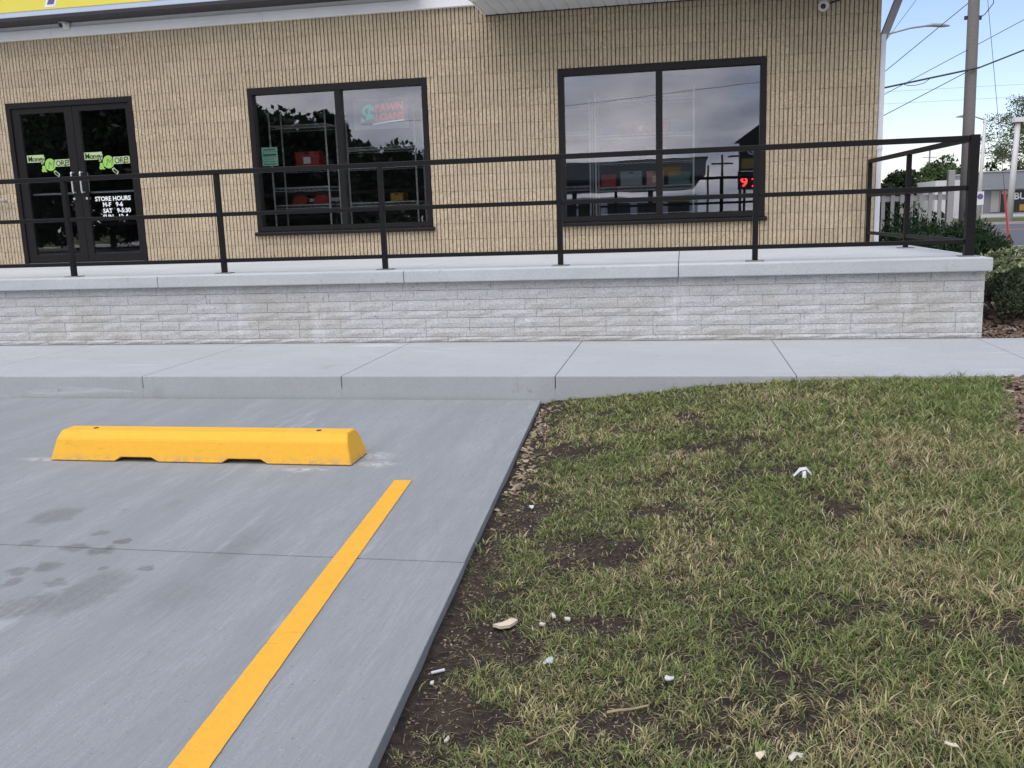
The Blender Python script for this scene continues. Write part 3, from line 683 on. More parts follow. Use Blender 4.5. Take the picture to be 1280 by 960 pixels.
for i, (x, lb) in enumerate(((-.5, 'fluorescent ceiling fixture inside the shop above the right-hand shelves'), (-4.5, 'fluorescent ceiling fixture inside the shop above the left-hand shelves'))):
    t = empty('ceiling_light', (x, 12.75, 3.5)); tag(t, lb, 'light', 'shop ceiling lights'); make('housing', MB().box(x - .65, x + .65, 12.66, 12.84, 3.55, 3.608), M['box_white'], t)
    for y in (12.70, 12.80): make('tube', MB().tube([(x - .6, y, 3.53), (x + .6, y, 3.53)], .016, 8), M['tube'], t)
nz = empty('neon_sign', (-3.95, 12.0, 2.5)); tag(nz, 'green dollar and red PAWN LOANS light sign hanging in the left-hand window', 'sign')
make('panel', MB().box(-4.32, -3.56, 12.02, 12.04, 2.47, 2.86), M['box_grey'], nz)
make('dollar', text_mb('$', .34, -4.13, 12.015, 2.545, offset=.012, extrude=.004, shear=.12), M['neongreen'], nz, recalc=False)
make('lettering', text_mb('PAWN', .135, -3.82, 12.015, 2.70, offset=.004, extrude=.004, shear=.15, rot=.06), M['neonred'], nz, recalc=False)
make('lettering', text_mb('LOANS', .125, -3.82, 12.015, 2.585, offset=.004, extrude=.004, shear=.15, rot=.06), M['neonred'], nz, recalc=False)
make('underline', MB().bar((-4.05, 12.012, 2.535), (-3.62, 12.012, 2.572), .008, .016), M['neonwhite'], nz)
for x in (-4.25, -3.63): make('hanger', MB().tube([(x, 12.03, 2.86), (x, 12.03, 3.61)], .003, 5), M['wire'], nz)
fl = empty('paper_flyer', (-5.40, 11.69, 2.03)); tag(fl, 'mint green printed flyer taped inside the left-hand window', 'flyer')
make('sheet', MB().box(-5.515, -5.29, 11.684, 11.687, 2.035, 2.275), M['paper'], fl)
for i, (w, h) in enumerate(((.17, .012), (.2, .004), (.19, .02), (.2, .004), (.15, .004), (.2, .006), (.18, .01))): make('printed_line', MB().box(-5.4025 - w / 2, -5.4025 + w / 2, 11.6825, 11.6838, 2.25 - i * .031 - h, 2.25 - i * .031), M['papertxt'], fl)

# ------------------------------------------------------------------ railing on the walkway
rl = empty('guard_railing', (-3, 8.11, DZ)); tag(rl, 'black square-tube guard railing along the raised concrete walkway', 'railing')
RY = 8.11; PW = .046
px = [-9.25, -7.55, -5.911, -4.303, -2.696, -1.064, .613, 2.314]
def post(x, y, w=PW, z1=1.74):
    p = make('post', MB().box(x - w / 2, x + w / 2, y - w / 2, y + w / 2, DZ + .008, z1), M['rail'], rl, .003, 1)
    make('base_plate', MB().box(x - .075, x + .075, y - .06, y + .06, DZ + .0005, DZ + .008), M['galv'], p, .002, 1)
for x in px[:-1]: post(x, RY)
post(px[-1], RY, .07, 1.79)
def hrail(z, h, x0, x1): make('rail', MB().box(x0, x1, RY - h / 2, RY + h / 2, z - h, z), M['rail'], rl, .004, 1)
hrail(1.785, .044, -11, px[-1] - .036)
for a, b in zip([-11] + px[:-1], px):
    for z, h in ((1.392, .038), (.958, .036)): hrail(z, h, a + PW / 2 + .0005, b - (.036 if b == px[-1] else PW / 2 + .0005))
SX0, SX1 = 2.314, 2.16; SY1 = 11.5
def sx(y): return SX0 + (SX1 - SX0) * (y - RY) / (SY1 - RY)
post(sx(9.92), 9.92); post(SX1, SY1, PW, 1.74)
make('rail', MB().bar((sx(8.147), 8.147, 1.763), (SX1, SY1 + .03, 1.763), .044, .044), M['rail'], rl, .004, 1)
for z, h in ((1.373, .038), (.94, .036)):
    make('rail', MB().bar((sx(8.147), 8.147, z), (sx(9.896), 9.896, z), h, h), M['rail'], rl, .004, 1)
    make('rail', MB().bar((sx(9.944), 9.944, z), (sx(11.476), 11.476, z), h, h), M['rail'], rl, .004, 1)

# ------------------------------------------------------------------ wheel stop
ps = empty('wheel_stop', (-2.6, 4.51, 0)); tag(ps, 'yellow painted concrete wheel stop lying across the parking space', 'wheel stop')
def stop_body():
    bm = bmesh.new(); L = 1.78; x0 = -3.487
    secs = [(0, 0)] + [(q, 1) for q in ()]
    xs_ = [0, .055, .40, .435, .62, .665, 1.04, 1.075, 1.265, 1.305, L - .055, L]
    # profile points front to back at a section: bottom-front, shoulder-front, top-front, top-back, shoulder-back, bottom-back
    def sec(x):
        t = .0
        if x < .06: t = 1 - x / .055
        if x > L - .06: t = 1 - (L - x) / .055
        t = max(0, min(1, t)); zb = 0
        for a, b in ((.40, .665), (1.04, 1.305)):
            if a + .03 <= x <= b - .03: zb = .022
        H_ = .160
        pr = [(0, .004), (.036, .118), (.075, H_), (.185, H_), (.224, .118), (.26, .004)]
        out = []
        for (y, z) in pr:
            if t > .5:   # the end caps are raked: their lower edge stands out
                out.append((x0 + x, 4.387 + y, z))
            else: out.append((x0 + x, 4.387 + y, z))
        if zb: out[0] = (out[0][0], out[0][1] + .007, zb + .004); out[5] = (out[5][0], out[5][1] - .007, zb + .004)
        return out
    rake = .03
    rings = []
    for x in xs_:
        s = sec(x)
        if x in (0, L):
            sg_ = 1 if x == 0 else -1
            s = [(px_ + sg_ * rake * (pz / .160) * 1.3, py, pz) for px_, py, pz in s]
        elif x in (.055, L - .055):
            sg_ = 1 if x < 1 else -1
            s = [(px_ + sg_ * .02, py, pz) for px_, py, pz in s]
        rings.append([bm.verts.new(p) for p in s])
    for a, b in zip(rings[:-1], rings[1:]):
        for i in range(6): bm.faces.new((a[i], a[(i + 1) % 6], b[(i + 1) % 6], b[i]))
    bm.faces.new(rings[0][::-1]); bm.faces.new(rings[-1])
    bmesh.ops.recalc_face_normals(bm, faces=bm.faces)
    es = [e for e in bm.edges if e.calc_face_angle(0) > .3]
    bmesh.ops.bevel(bm, geom=es, offset=.004, segments=2, affect='EDGES')
    m = MB(); bm.verts.ensure_lookup_table(); m.add([v.co[:] for v in bm.verts], [tuple(v.index for v in f.verts) for f in bm.faces]); bm.free(); return m
make('body', stop_body(), M['yellow'], ps)
for x in (-3.27, -1.93): make('pin_hole', MB().lathe([(.014, 0), (.014, .003), (.008, .0035)], (x, 4.517, .1595), 12), M['dark'], ps)

# ------------------------------------------------------------------ lawn
def vnoise(x, y, s, seed):
    g = np.random.default_rng(seed).random((64, 64)); X = x / s; Y = y / s
    xi = np.floor(X).astype(int); yi = np.floor(Y).astype(int); fx = X - xi; fy = Y - yi
    fx = fx * fx * (3 - 2 * fx); fy = fy * fy * (3 - 2 * fy)
    a = g[xi % 64, yi % 64]; b = g[(xi + 1) % 64, yi % 64]; c = g[xi % 64, (yi + 1) % 64]; d = g[(xi + 1) % 64, (yi + 1) % 64]
    return (a * (1 - fx) + b * fx) * (1 - fy) + (c * (1 - fx) + d * fx) * fy
def lawn_z(x, y):
    x = np.asarray(x, float); y = np.asarray(y, float)
    d = x - (-.97 + (6.2 - y) * SLOPE)
    up = np.clip(d / 1.75, 0, 1); up = up * up * (3 - 2 * up)
    k = np.clip((y - 1.0) / 5.2, 0, 1)
    return -.034 + up * (.05 + .128 * k) + .022 * (vnoise(x, y, .55, 1) - .5) + .014 * (vnoise(x, y, .16, 2) - .5) + .035 * np.clip(k - .82, 0, .18) / .18 * np.clip(d / .12, 0, 1) * np.clip((1.3 - d) / 1.0, 0, 1)
def lawn_patch():
    nu, nv = 150, 170; m = MB()
    for j in range(nv + 1):
        y = -3 + (6.158 + 3) * (j / nv)
        e = lot_edge(y) - .02
        for i in range(nu + 1):
            t = i / nu; x = e + (11.5 - e) * t ** 1.8
            m.v.append((x, y, float(lawn_z(x, y))))
    for j in range(nv):
        for i in range(nu): a = j * (nu + 1) + i; m.f.append((a, a + 1, a + nu + 2, a + nu + 1))
    return m
tag(make('lawn_soil', lawn_patch(), M['soil'], smooth=True), kind='structure')

BARE = [(-.34, 3.27, .26, .22), (.20, 4.72, .30, .13), (-.57, 4.83, .16, .2), (-.55, 2.52, .2, .18), (-.62, 2.12, .2, .16), (-.15, 2.13, .13, .1), (-.68, 3.75, .12, .3), (-.05, 3.75, .16, .1), (-.3, 2.66, .2, .1), (.05, 5.35, .12, .1)]
def grass_density(x, y):
    d = np.clip(.86 + 1.0 * (vnoise(x, y, .30, 11) - .42) + 1.3 * (vnoise(x, y, .085, 12) - .5), .0, 1)
    for bx_, by, rx, ry in BARE:
        q = ((x - bx_) / rx) ** 2 + ((y - by) / ry) ** 2 + .9 * (vnoise(x, y, .09, 13) - .5)
        d *= np.clip((q - .28) / .7, .06, 1)
    e = x - (-.97 + (6.2 - y) * SLOPE)
    d *= np.clip((e - .02 - .10 * vnoise(x, y, .2, 14)) / .22, .10, 1)
    d = d + .35 * np.clip((x - 1.0) / .8, 0, 1) * (d > .1)
    return np.clip(d, 0, 1)
def make_grass():
    Vs = []; Cs = []; nb = 0; Fq = []; Ft = []
    def region(x0, x1, y0, y1, dens, hs, ws, thatch=False):
        nonlocal nb
        n = int((x1 - x0) * (y1 - y0) * dens)
        # tufts: blades share a root
        nt = n // 7; tx = RNG.uniform(x0, x1, nt); ty = RNG.uniform(y0, y1, nt)
        keep = (RNG.random(nt) < (.25 + .75 * vnoise(tx, ty, .14, 31))) if thatch else (RNG.random(nt) < grass_density(tx, ty)); keep &= tx > (-.97 + (6.2 - ty) * SLOPE) + .015
        # mulch cut-out in the upper right
        keep &= ~((tx > 1.95 - (6.1 - ty) * .32 + .12 * vnoise(tx, ty, .2, 21)) & (ty > 4.75))
        tx, ty = tx[keep], ty[keep]; th = RNG.uniform(.55, 1.25, len(tx)); dry = vnoise(tx, ty, .35, 15) * .8 + RNG.normal(0, .28, len(tx))
        broad = RNG.random(len(tx)) < .12; th[broad] *= 1.35; dry += .25 * np.exp(-((tx - .75) / .5) ** 2 - ((ty - 4.5) / .5) ** 2) - .22 * np.clip(tx - 1.0, 0, 1) - .1
        k = 7; sd = .03 if thatch else .009; x = np.repeat(tx, k) + RNG.normal(0, sd, len(tx) * k); y = np.repeat(ty, k) + RNG.normal(0, sd, len(tx) * k)
        ok_ = x > (-.97 + (6.2 - y) * SLOPE) + .012; x = np.where(ok_, x, x + .09)
        th = np.repeat(th, k); dry = np.repeat(dry, k) + RNG.normal(0, .2, len(tx) * k)
        m = len(x); z = lawn_z(x, y) - .003
        h = hs * th * RNG.uniform(.5, 1.2, m); h *= np.clip(.75 + .35 * (x - .2), .7, 1.25)
        a = RNG.uniform(0, 2 * np.pi, m); lean = RNG.uniform(.3, 1.7, m) * h; wd = ws * RNG.uniform(.6, 1.7, m)
        flat = RNG.random(m) < (2. if thatch else .22); z = z + (.004 if thatch else 0); h[flat] *= .22; lean[flat] = RNG.uniform(.02, .05, flat.sum())
        b = RNG.uniform(0, 2 * np.pi, m); bxx, byy = np.cos(b) * wd, np.sin(b) * wd
        dx, dy = np.cos(a) * lean, np.sin(a) * lean
        v = np.empty((m, 5, 3))
        v[:, 0] = np.c_[x - bxx, y - byy, z]; v[:, 1] = np.c_[x + bxx, y + byy, z]
        v[:, 2] = np.c_[x + dx * .38 + bxx * .85, y + dy * .38 + byy * .85, z + h * .62]; v[:, 3] = np.c_[x + dx * .38 - bxx * .85, y + dy * .38 - byy * .85, z + h * .62]
        v[:, 4] = np.c_[x + dx, y + dy, z + h * RNG.uniform(.75, 1., m)]
        g0 = np.array([.085, .125, .036]); g1 = np.array([.30, .355, .125]); s0 = np.array([.66, .57, .34]); s1 = np.array([.33, .25, .14])
        t = RNG.random(m)[:, None]; col = g0 * (1 - t) + g1 * t
        t2 = RNG.random(m)[:, None]; st = s0 * t2 + s1 * (1 - t2)
        dd = np.clip((dry - .46) / .30, 0, 1); dd[flat] = np.maximum(dd[flat], .7); col = col * (1 - dd[:, None]) + st * dd[:, None]
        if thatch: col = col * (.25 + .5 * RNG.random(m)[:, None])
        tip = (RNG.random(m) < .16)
        c = np.repeat(col[:, None], 5, 1); c[tip, 4] = s0 * .9; c[:, :2] = c[:, :2] * .55 + np.array([.06, .05, .03]) * .3  # darker blade roots: shadow deep between the tufts put into the vertex colour
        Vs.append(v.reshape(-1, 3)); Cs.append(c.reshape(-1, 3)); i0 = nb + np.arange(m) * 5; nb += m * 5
        Fq.append(np.c_[i0, i0 + 1, i0 + 2, i0 + 3]); Ft.append(np.c_[i0 + 3, i0 + 2, i0 + 4])
    region(-.9, 1.2, 1.7, 3.4, 26000, .040, .0014)
    region(-1.0, 2.1, 3.4, 4.7, 19000, .038, .0017)
    region(-1.0, 2.6, 4.7, 6.14, 13000, .040, .0022)
    region(1.2, 2.2, 1.7, 3.4, 16000, .042, .0018); region(2.1, 4.5, 1.7, 6.14, 2600, .05, .003); region(-.8, 3, -.5, 1.7, 2600, .05, .003); region(4.5, 11, 0, 6.14, 500, .055, .006)
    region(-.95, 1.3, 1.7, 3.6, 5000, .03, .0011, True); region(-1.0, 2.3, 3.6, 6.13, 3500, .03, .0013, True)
    V = np.concatenate(Vs); C = np.concatenate(Cs); Q = np.concatenate(Fq); T = np.concatenate(Ft)
    me = bpy.data.meshes.new('grass'); me.vertices.add(len(V)); me.vertices.foreach_set('co', V.ravel().astype(np.float32))
    nl = len(Q) * 4 + len(T) * 3; me.loops.add(nl); me.loops.foreach_set('vertex_index', np.concatenate([Q.ravel(), T.ravel()]).astype(np.int32))
    me.polygons.add(len(Q) + len(T)); ls = np.concatenate([np.arange(len(Q)) * 4, len(Q) * 4 + np.arange(len(T)) * 3]); me.polygons.foreach_set('loop_start', ls.astype(np.int32))
    me.update(calc_edges=True); me.validate()
    at = me.attributes.new('Col', 'FLOAT_COLOR', 'POINT'); at.data.foreach_set('color', np.c_[C, np.ones(len(C))].ravel().astype(np.float32))
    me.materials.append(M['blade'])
    return link('lawn_grass', me, (0, 0, 0))
tag(make_grass(), 'patchy half-dry lawn grass with bare soil between tufts', 'grass', kind='stuff')

def scatter_chips(name, pts, size, mat, flat=.25, label=None, cat=None):
    m = MB(); rr = random.Random(len(pts) + 3)
    for (x, y, z) in pts:
        L = size * rr.uniform(.5, 1.5); W = L * rr.uniform(.3, .8); T = L * flat * rr.uniform(.4, 1); q = rr.uniform(0, 6.28); tl = Matrix.Rotation(rr.uniform(-.6, .6), 3, 'X') @ Matrix.Rotation(rr.uniform(-.5, .5), 3, 'Y')
        rot = Matrix.Rotation(q, 3, 'Z') @ tl
        vs = [Vector((a * L * rr.uniform(.7, 1), b * W * rr.uniform(.7, 1), c * T)) for a in (-.5, .5) for b in (-.5, .5) for c in (-.5, .5)]
        m.add([rot @ v + Vector((x, y, z)) for v in vs], [(0, 1, 3, 2), (4, 6, 7, 5), (0, 4, 5, 1), (2, 3, 7, 6), (0, 2, 6, 4), (1, 5, 7, 3)])
    o = make(name, m, mat); tag(o, label, cat, kind='stuff'); return o
pts = []
for i in range(270):
    y = random.choice((4.25, 4.75, 5.2, 5.75)) + random.gauss(0, .22); y = min(y, 6.1); e = lot_edge(y) + abs(random.gauss(0.01, .06)); x = e + .02; pts.append((x, y, float(lawn_z(x, y)) + .006))
scatter_chips('wood_chips', pts, .026, M['chip2'], label='pale wood chips scattered along the lot edge', cat='wood chips')
pts = []
for i in range(2200):
    if random.random() < .6: bx_, by, rx, ry = random.choice(BARE); x = random.gauss(bx_, rx); y = random.gauss(by, ry)
    else: y = random.uniform(1.7, 4); x = lot_edge(y) + abs(random.gauss(.1, .2))
    if x > lot_edge(y) + .03 and y < 6.1: pts.append((x, y, float(lawn_z(x, y)) + .002))
scatter_chips('soil_crumbs', pts, .007, M['chip'], .6, 'small pale crumbs and debris on the bare soil', 'debris')
# mulch in the upper right of the lawn and beside the wall
pts = []
while len(pts) < 2600:
    y = random.uniform(4.7, 6.14); x = random.uniform(1.5, 3.2)
    if x > 1.99 - (6.1 - y) * .32: pts.append((x, y, float(lawn_z(x, y)) + random.uniform(.0, .02)))
scatter_chips('mulch_chips', pts, .035, M['chip'], .3, 'pinkish-brown mulch patch at the right edge of the lawn', 'mulch')

# ------------------------------------------------------------------ litter on the lawn
def on(x, y, dz=.0): return float(lawn_z(x, y)) + dz
def settle(x, y):
    for i in range(4): k = 1 - (float(lawn_z(x, y)) + .02) / 1.262 if i == 0 else k
    return x * k, y * k
def scrap(name, x, y, L, W, mat, label, cat, T=.004, n=9, curl=.01, seed=0, dz=.022):
    x, y = settle(x, y); rr = random.Random(seed); z = on(x, y, dz); ang = rr.uniform(0, 3.14)
    top = []; 
    for i in range(n):
        q = 2 * math.pi * i / n; r_ = rr.uniform(.7, 1.1); a, b = math.cos(q) * L / 2 * r_, math.sin(q) * W / 2 * r_
        top.append(Vector((x + a * math.cos(ang) - b * math.sin(ang), y + a * math.sin(ang) + b * math.cos(ang), z + rr.uniform(-curl, curl))))
    c = Vector((x, y, z + curl * .8)); vs = [c] + top + [c - Vector((0, 0, T))] + [t - Vector((0, 0, T)) for t in top]; m = n + 1
    fs = []
    for i in range(n):
        j = (i + 1) % n; fs += [(0, 1 + i, 1 + j), (m, m + 1 + j, m + 1 + i), (1 + i, m + 1 + i, m + 1 + j, 1 + j)]
    tag(make(name, MB().add(vs, fs), mat), label, cat, 'litter lying on the lawn')
def twig(x, y, L, ang, label, r_=.004, mat='twig'):
    x, y = settle(x, y); p = []
    for i in range(6):
        t = i / 5 - .5; xx = x + math.cos(ang) * L * t + .012 * math.sin(i * 2.1); yy = y + math.sin(ang) * L * t + .01 * math.cos(i * 1.7); p.append((xx, yy, on(xx, yy, .024 + .008 * math.sin(i * 1.3))))
    tag(make('twig', MB().tube(p, [r_, r_ * .95, r_ * .9, r_ * .8, r_ * .65, r_ * .4], 6), M[mat]), label, 'twig', 'litter lying on the lawn')
# crumpled white scrap: folded loop of paper strip
cx_, cy_ = .525, 4.045; zz = on(cx_, cy_, .034)
_pv = [(-.034, .0, -.012), (-.012, .022, .008), (.016, .020, .013), (.036, -.004, -.008), (-.030, -.022, -.012), (-.010, -.002, .000), (.014, -.004, .006), (.034, -.026, -.014), (-.006, -.040, -.022), (.010, -.044, -.02), (-.002, -.010, .001), (.012, -.012, .003), (-.044, -.012, -.016), (-.040, -.026, -.020)]
tag(make('paper_scrap', MB().add([(cx_ + a, cy_ + b, zz + c) for a, b, c in _pv], [(0, 1, 5, 4), (1, 2, 6, 5), (2, 3, 7, 6), (8, 9, 11, 10), (12, 0, 4, 13)]), M['wpaper']), 'crumpled white paper scrap in the middle of the lawn', 'paper', 'litter lying on the lawn')
scrap('flat_stone', -.548, 2.64, .10, .055, M['pink'], 'flat beige broken piece on bare soil near the lot edge', 'stone', .010, 8, .005, 3, .02)
scrap('shell_piece', -.432, 2.66, .026, .016, M['shell'], 'curved white shell bit right of the beige piece, lower of two', 'shell', .006, 7, .003, 4, .015)
scrap('shell_piece', -.405, 2.72, .036, .013, M['shell'], 'elongated white shell bit just behind the shell pair', 'shell', .006, 7, .003, 5, .015)
scrap('shell_piece', -.360, 2.705, .024, .018, M['shell'], 'small round white shell bit farthest right of the beige piece', 'shell', .006, 7, .003, 6, .015)
scrap('plastic_scrap', -.379, 2.41, .045, .030, M['plastic'], 'crumpled clear plastic scrap below the beige piece', 'plastic', .003, 8, .008, 7)
scrap('plastic_scrap', -.035, 2.35, .035, .02, M['wpaper'], 'white plastic flake in the grass at lower centre', 'plastic', .003, 7, .004, 8)
scrap('plastic_scrap', -.653, 3.80, .032, .028, M['wpaper'], 'pale blue-white plastic flake near the lot corner grass', 'plastic', .003, 7, .006, 9)
tag(make('cigarette_butt', MB().tube([(-.715, 2.355, on(-.715, 2.355, .010)), (-.68, 2.375, on(-.68, 2.375, .012))], .0045, 8), M['wpaper']), 'white cigarette butt on soil beside the lot edge', 'cigarette butt', 'litter lying on the lawn')
scrap('shell_piece', -.687, 2.265, .022, .012, M['shell'], 'tiny white flake on soil below the cigarette butt', 'shell', .004, 6, .003, 10, .01)
scrap('shell_piece', -.729, 2.02, .026, .016, M['shell'], 'pale pebble by the lot edge at the lower left of the soil', 'pebble', .008, 7, .002, 11, .01)
scrap('shell_piece', -.575, 1.995, .030, .013, M['shell'], 'white shell sliver on soil at the bottom of the picture', 'shell', .005, 6, .003, 12, .012)
scrap('dry_leaf', .18, 1.99, .035, .026, M['pink'], 'curled tan dry leaf in grass at the bottom edge', 'leaf', .002, 8, .010, 13, .03)
scrap('dry_leaf', .26, 2.0, .036, .022, M['shell'], 'pale dry leaf at the bottom edge right of the tan one', 'leaf', .002, 8, .010, 14, .03)
scrap('dry_leaf', .62, 2.09, .04, .03, M['pink'], 'beige dry leaf at the lower right of the lawn', 'leaf', .002, 8, .010, 15, .03)
twig(-.13, 2.17, .13, .45, 'dry brown twig lying below the white plastic flake'); twig(1.62, 4.98, .11, -1.1, 'straight pale stick in green grass near the mulch', .005); twig(-.33, 2.02, .13, .9, 'thin twig on bare soil at lower left of the lawn', .002); twig(.23, 3.0, .12, -1.2, 'pale bleached stalk standing out in the middle grass', .002, 'twig')

# ------------------------------------------------------------------ leaf clouds, shrubs and trees
def leaf_cloud(centers, radii, n_each, size, rng, aspect=.55, up=0.0):
    C = np.repeat(np.array(centers), n_each, 0); Rr = np.repeat(np.array(radii), n_each, 0); n = len(C)
    d = rng.normal(size=(n, 3)); d /= np.linalg.norm(d, axis=1)[:, None]; r_ = rng.random(n)[:, None] ** .45
    p = C + d * r_ * Rr
    a = rng.normal(size=(n, 3)) + np.array([0, 0, up]) + d * .6; a /= np.linalg.norm(a, axis=1)[:, None]
    b = np.cross(a, rng.normal(size=(n, 3))); b /= np.linalg.norm(b, axis=1)[:, None] + 1e-9
    s = size * rng.uniform(.6, 1.4, n)[:, None]; a = a * s; b = b * s * aspect
    v = np.stack([p - a * .5, p + b * .5, p + a * .5, p - b * .5], 1).reshape(-1, 3)
    i = np.arange(n) * 4; return v, np.c_[i, i + 1, i + 2, i + 3]
def np_mesh(name, v, f, mat, parent):
    org = v.mean(0); org[2] = v[:, 2].min()
    me = bpy.data.meshes.new(name); me.from_pydata((v - org).tolist(), [], f.tolist()); me.materials.append(mat); return link(name, me, org, parent)
def tree(name, label, x, y, h, rx, rz, mat, seed, n_cl=70, n_leaf=90, size=.28, trunk=.2, zb=0, group=None, gap=1.0, bare=.35):
    rng = np.random.default_rng(seed); rr = random.Random(seed)
    t = empty(name, (x, y, zb)); tag(t, label, 'tree', group)
    cz = zb + h - rz; m = MB()
    m.tube([(x, y, zb), (x + .1, y, zb + h * .25), (x - .05, y + .05, zb + h * .5), (x, y, zb + h * .8)], [trunk, trunk * .75, trunk * .5, trunk * .15], 8)
    cs = []; rs = []
    for i in range(n_cl):
        d = rng.normal(size=3); d /= np.linalg.norm(d); q = rng.random() ** .38
        p = np.array([x, y, cz]) + d * q * np.array([rx, rx, rz]) * rng.uniform(.75, 1.05)
        if p[2] < zb + h * .16: continue
        cs.append(p); k = rng.uniform(.14, .30) * gap * min(rx, rz); rs.append((k * 1.25, k * 1.25, k * .8))
        if i % 4 == 0:
            s = (x, y, zb + h * rng.uniform(.25, .6)); mid = (np.array(s) + p) / 2 + np.array([0, 0, h * .03]); m.tube([s, mid.tolist(), p.tolist()], [trunk * .32, trunk * .2, trunk * .06], 5)
    make('trunk', m, M['bark'], t)
    v, f = leaf_cloud(cs, rs, n_leaf, size, rng); np_mesh('crown', v, f, mat, t); return t
def bush(name, label, x, y, zb, rx, ry, h, mat, seed, n_cl=60, n_leaf=120, size=.05, aspect=.4, up=.8, group=None, cat='shrub', stem=True):
    rng = np.random.default_rng(seed); t = empty(name, (x, y, zb)); tag(t, label, cat, group); cs = []; rs = []; m = MB()
    for i in range(n_cl):
        a = rng.uniform(0, 6.283); q = rng.random() ** .5; px_, py = x + math.cos(a) * rx * q, y + math.sin(a) * ry * q
        top = zb + h * (1 - .55 * q ** 2.2) * rng.uniform(.5, 1.08); p = np.array([px_, py, max(zb + .05, top - .08 * h)]); cs.append(p); k = rng.uniform(.16, .3) * h; rs.append((k, k, k * .8))
        if i % 3 == 0: m.tube([(x + (px_ - x) * .2, y + (py - y) * .2, zb), (p + [0, 0, -.02]).tolist()], [.012, .005], 5)
    make('stems', m, M['bark'], t); v, f = leaf_cloud(cs, rs, n_leaf, size, rng, aspect, up); v[:, 2] = np.maximum(v[:, 2], zb + .005); np_mesh('foliage', v, f, mat, t)
# bed beside the wall
bed = MB()
for j in range(13):
    for i in range(13): x = 2.40 + 2.0 * i / 12; y = 7.905 + 6.1 * j / 12; bed.v.append((x, y, .15 - .05 * (i / 12) ** 2 + random.uniform(-.01, .01) - (.09 if i == 12 or j == 12 else 0)))
for j in range(12):
    for i in range(12): a = j * 13 + i; bed.f.append((a, a + 1, a + 14, a + 13))
tag(make('planting_bed', bed, M['soil'], smooth=True), kind='structure')
pts = [(random.uniform(2.41, 4.2), random.uniform(7.92, 11), 0) for i in range(2200)]; pts = [(x, y, .155 - .04 * ((x - 2.4) / 2) ** 2 + random.uniform(0, .012)) for x, y, z in pts]
scatter_chips('bed_mulch', pts, .045, M['chip'], .3, 'grey-brown wood mulch in the bed right of the block wall', 'mulch')
bush('spreading_shrub', 'dull green leafy shrub in the bed at the end of the block wall', 3.12, 9.5, .14, .55, .9, .62, M['shrub'], 31, 110, 150, .035, .5, .3)
bush('evergreen_shrub', 'dark spiky evergreen shrub behind the side railing, nearest the store', 2.95, 12.9, .1, .62, .6, .98, M['yew'], 32, 130, 170, .075, .22, .9, 'evergreen shrubs by the picket fence')
bush('evergreen_shrub', 'dark spiky evergreen shrub behind the corner post of the railing', 3.62, 12.7, .1, .55, .6, .86, M['yew'], 33, 120, 170, .075, .22, .9, 'evergreen shrubs by the picket fence')
vn = empty('trailing_vine', (2.7, 8.6, .15)); tag(vn, 'pale yellow-green trailing vine arching over the shrub at the wall end', 'vine')
vm = MB(); vc = []
for s in range(7):
    a = random.uniform(-.3, 1.2); L = random.uniform(.5, 1.1); p = []
    for i in range(9):
        t = i / 8; q = (2.52 + L * t * math.cos(a * .5), 8.45 + .25 * s * .5 + L * t * math.sin(a), .62 + .12 * math.sin(t * 2.6) + .05 * s * t * .4 - .03 * s % .07); p.append(q); vc.append(q)
    vm.tube([(2.6, 9.0, .16), p[0]] + p, .004, 5)
make('stems', vm, M['bark'], vn)
v, f = leaf_cloud(vc, [(.06, .06, .03)] * len(vc), 9, .045, np.random.default_rng(5), .7, .6); np_mesh('leaves', v, f, M['vine'], vn)

# picket fence beyond the walkway
pf = empty('picket_fence', (3.4, 15, 0)); tag(pf, 'weathered grey picket fence with open gaps behind the evergreen shrubs', 'fence')
for i in range(11):
    x = 2.62 + i * .135; make('picket', MB().box(x - .027, x + .027, 14.985, 15.004, .12, 1.42 + random.uniform(-.008, .008)), M['greywood'], pf)
make('rail', MB().box(2.5, 4.0, 15.005, 15.045, 1.30, 1.38), M['greywood'], pf); make('rail', MB().box(2.5, 4.0, 15.005, 15.045, .35, .43), M['greywood'], pf); make('cap_rail', MB().box(2.5, 3.93, 14.96, 15.06, 1.431, 1.46), M['greywood'], pf)
make('post', MB().box(3.935, 4.03, 14.97, 15.065, 0, 1.735), M['greywood'], pf, .006, 1)
bush('dark_hedge', 'dense near-black hedge seen through the picket fence gaps', 3.3, 16.3, 0, 1.1, .5, 1.35, M['leafd'], 36, 90, 130, .1, .5, .2)

# ------------------------------------------------------------------ street side
tag(make('driveway', MB().add([(3.6, 14.4, -.03), (40, 14.4, -.03), (40, 23.2, -.03), (3.6, 23.2, -.03)], [(0, 1, 2, 3)]), M['drive']), kind='structure')
tag(make('driveway', MB().add([(4.45, 6.2, -.02), (14, 6.2, -.02), (14, 14.39, -.02), (4.45, 14.39, -.02)], [(0, 1, 2, 3)]), M['drive']), kind='structure')
tag(make('roadside_pavement', MB().box(-60, 160, 23.4, 25.7, -.16, .0), M['farpave']), kind='structure')
tag(make('street', MB().add([(-300, 27.6, -.12), (400, 27.6, -.12), (400, 59, -.12), (-300, 59, -.12)], [(0, 1, 2, 3)]), M['asphalt']), kind='structure')
tag(make('kerb', MB().box(-300, 400, 27.4, 27.6, -.2, .02), M['farpave']), kind='structure'); tag(make('kerb', MB().box(-300, 400, 59, 59.2, -.2, .02), M['farpave']), kind='structure')
for y in (47.6, 48.1): tag(make('lane_marking', MB().add([(-100, y, -.116), (300, y, -.116), (300, y + .2, -.116), (-100, y + .2, -.116)], [(0, 1, 2, 3)]), M['mline_y']), kind='structure')
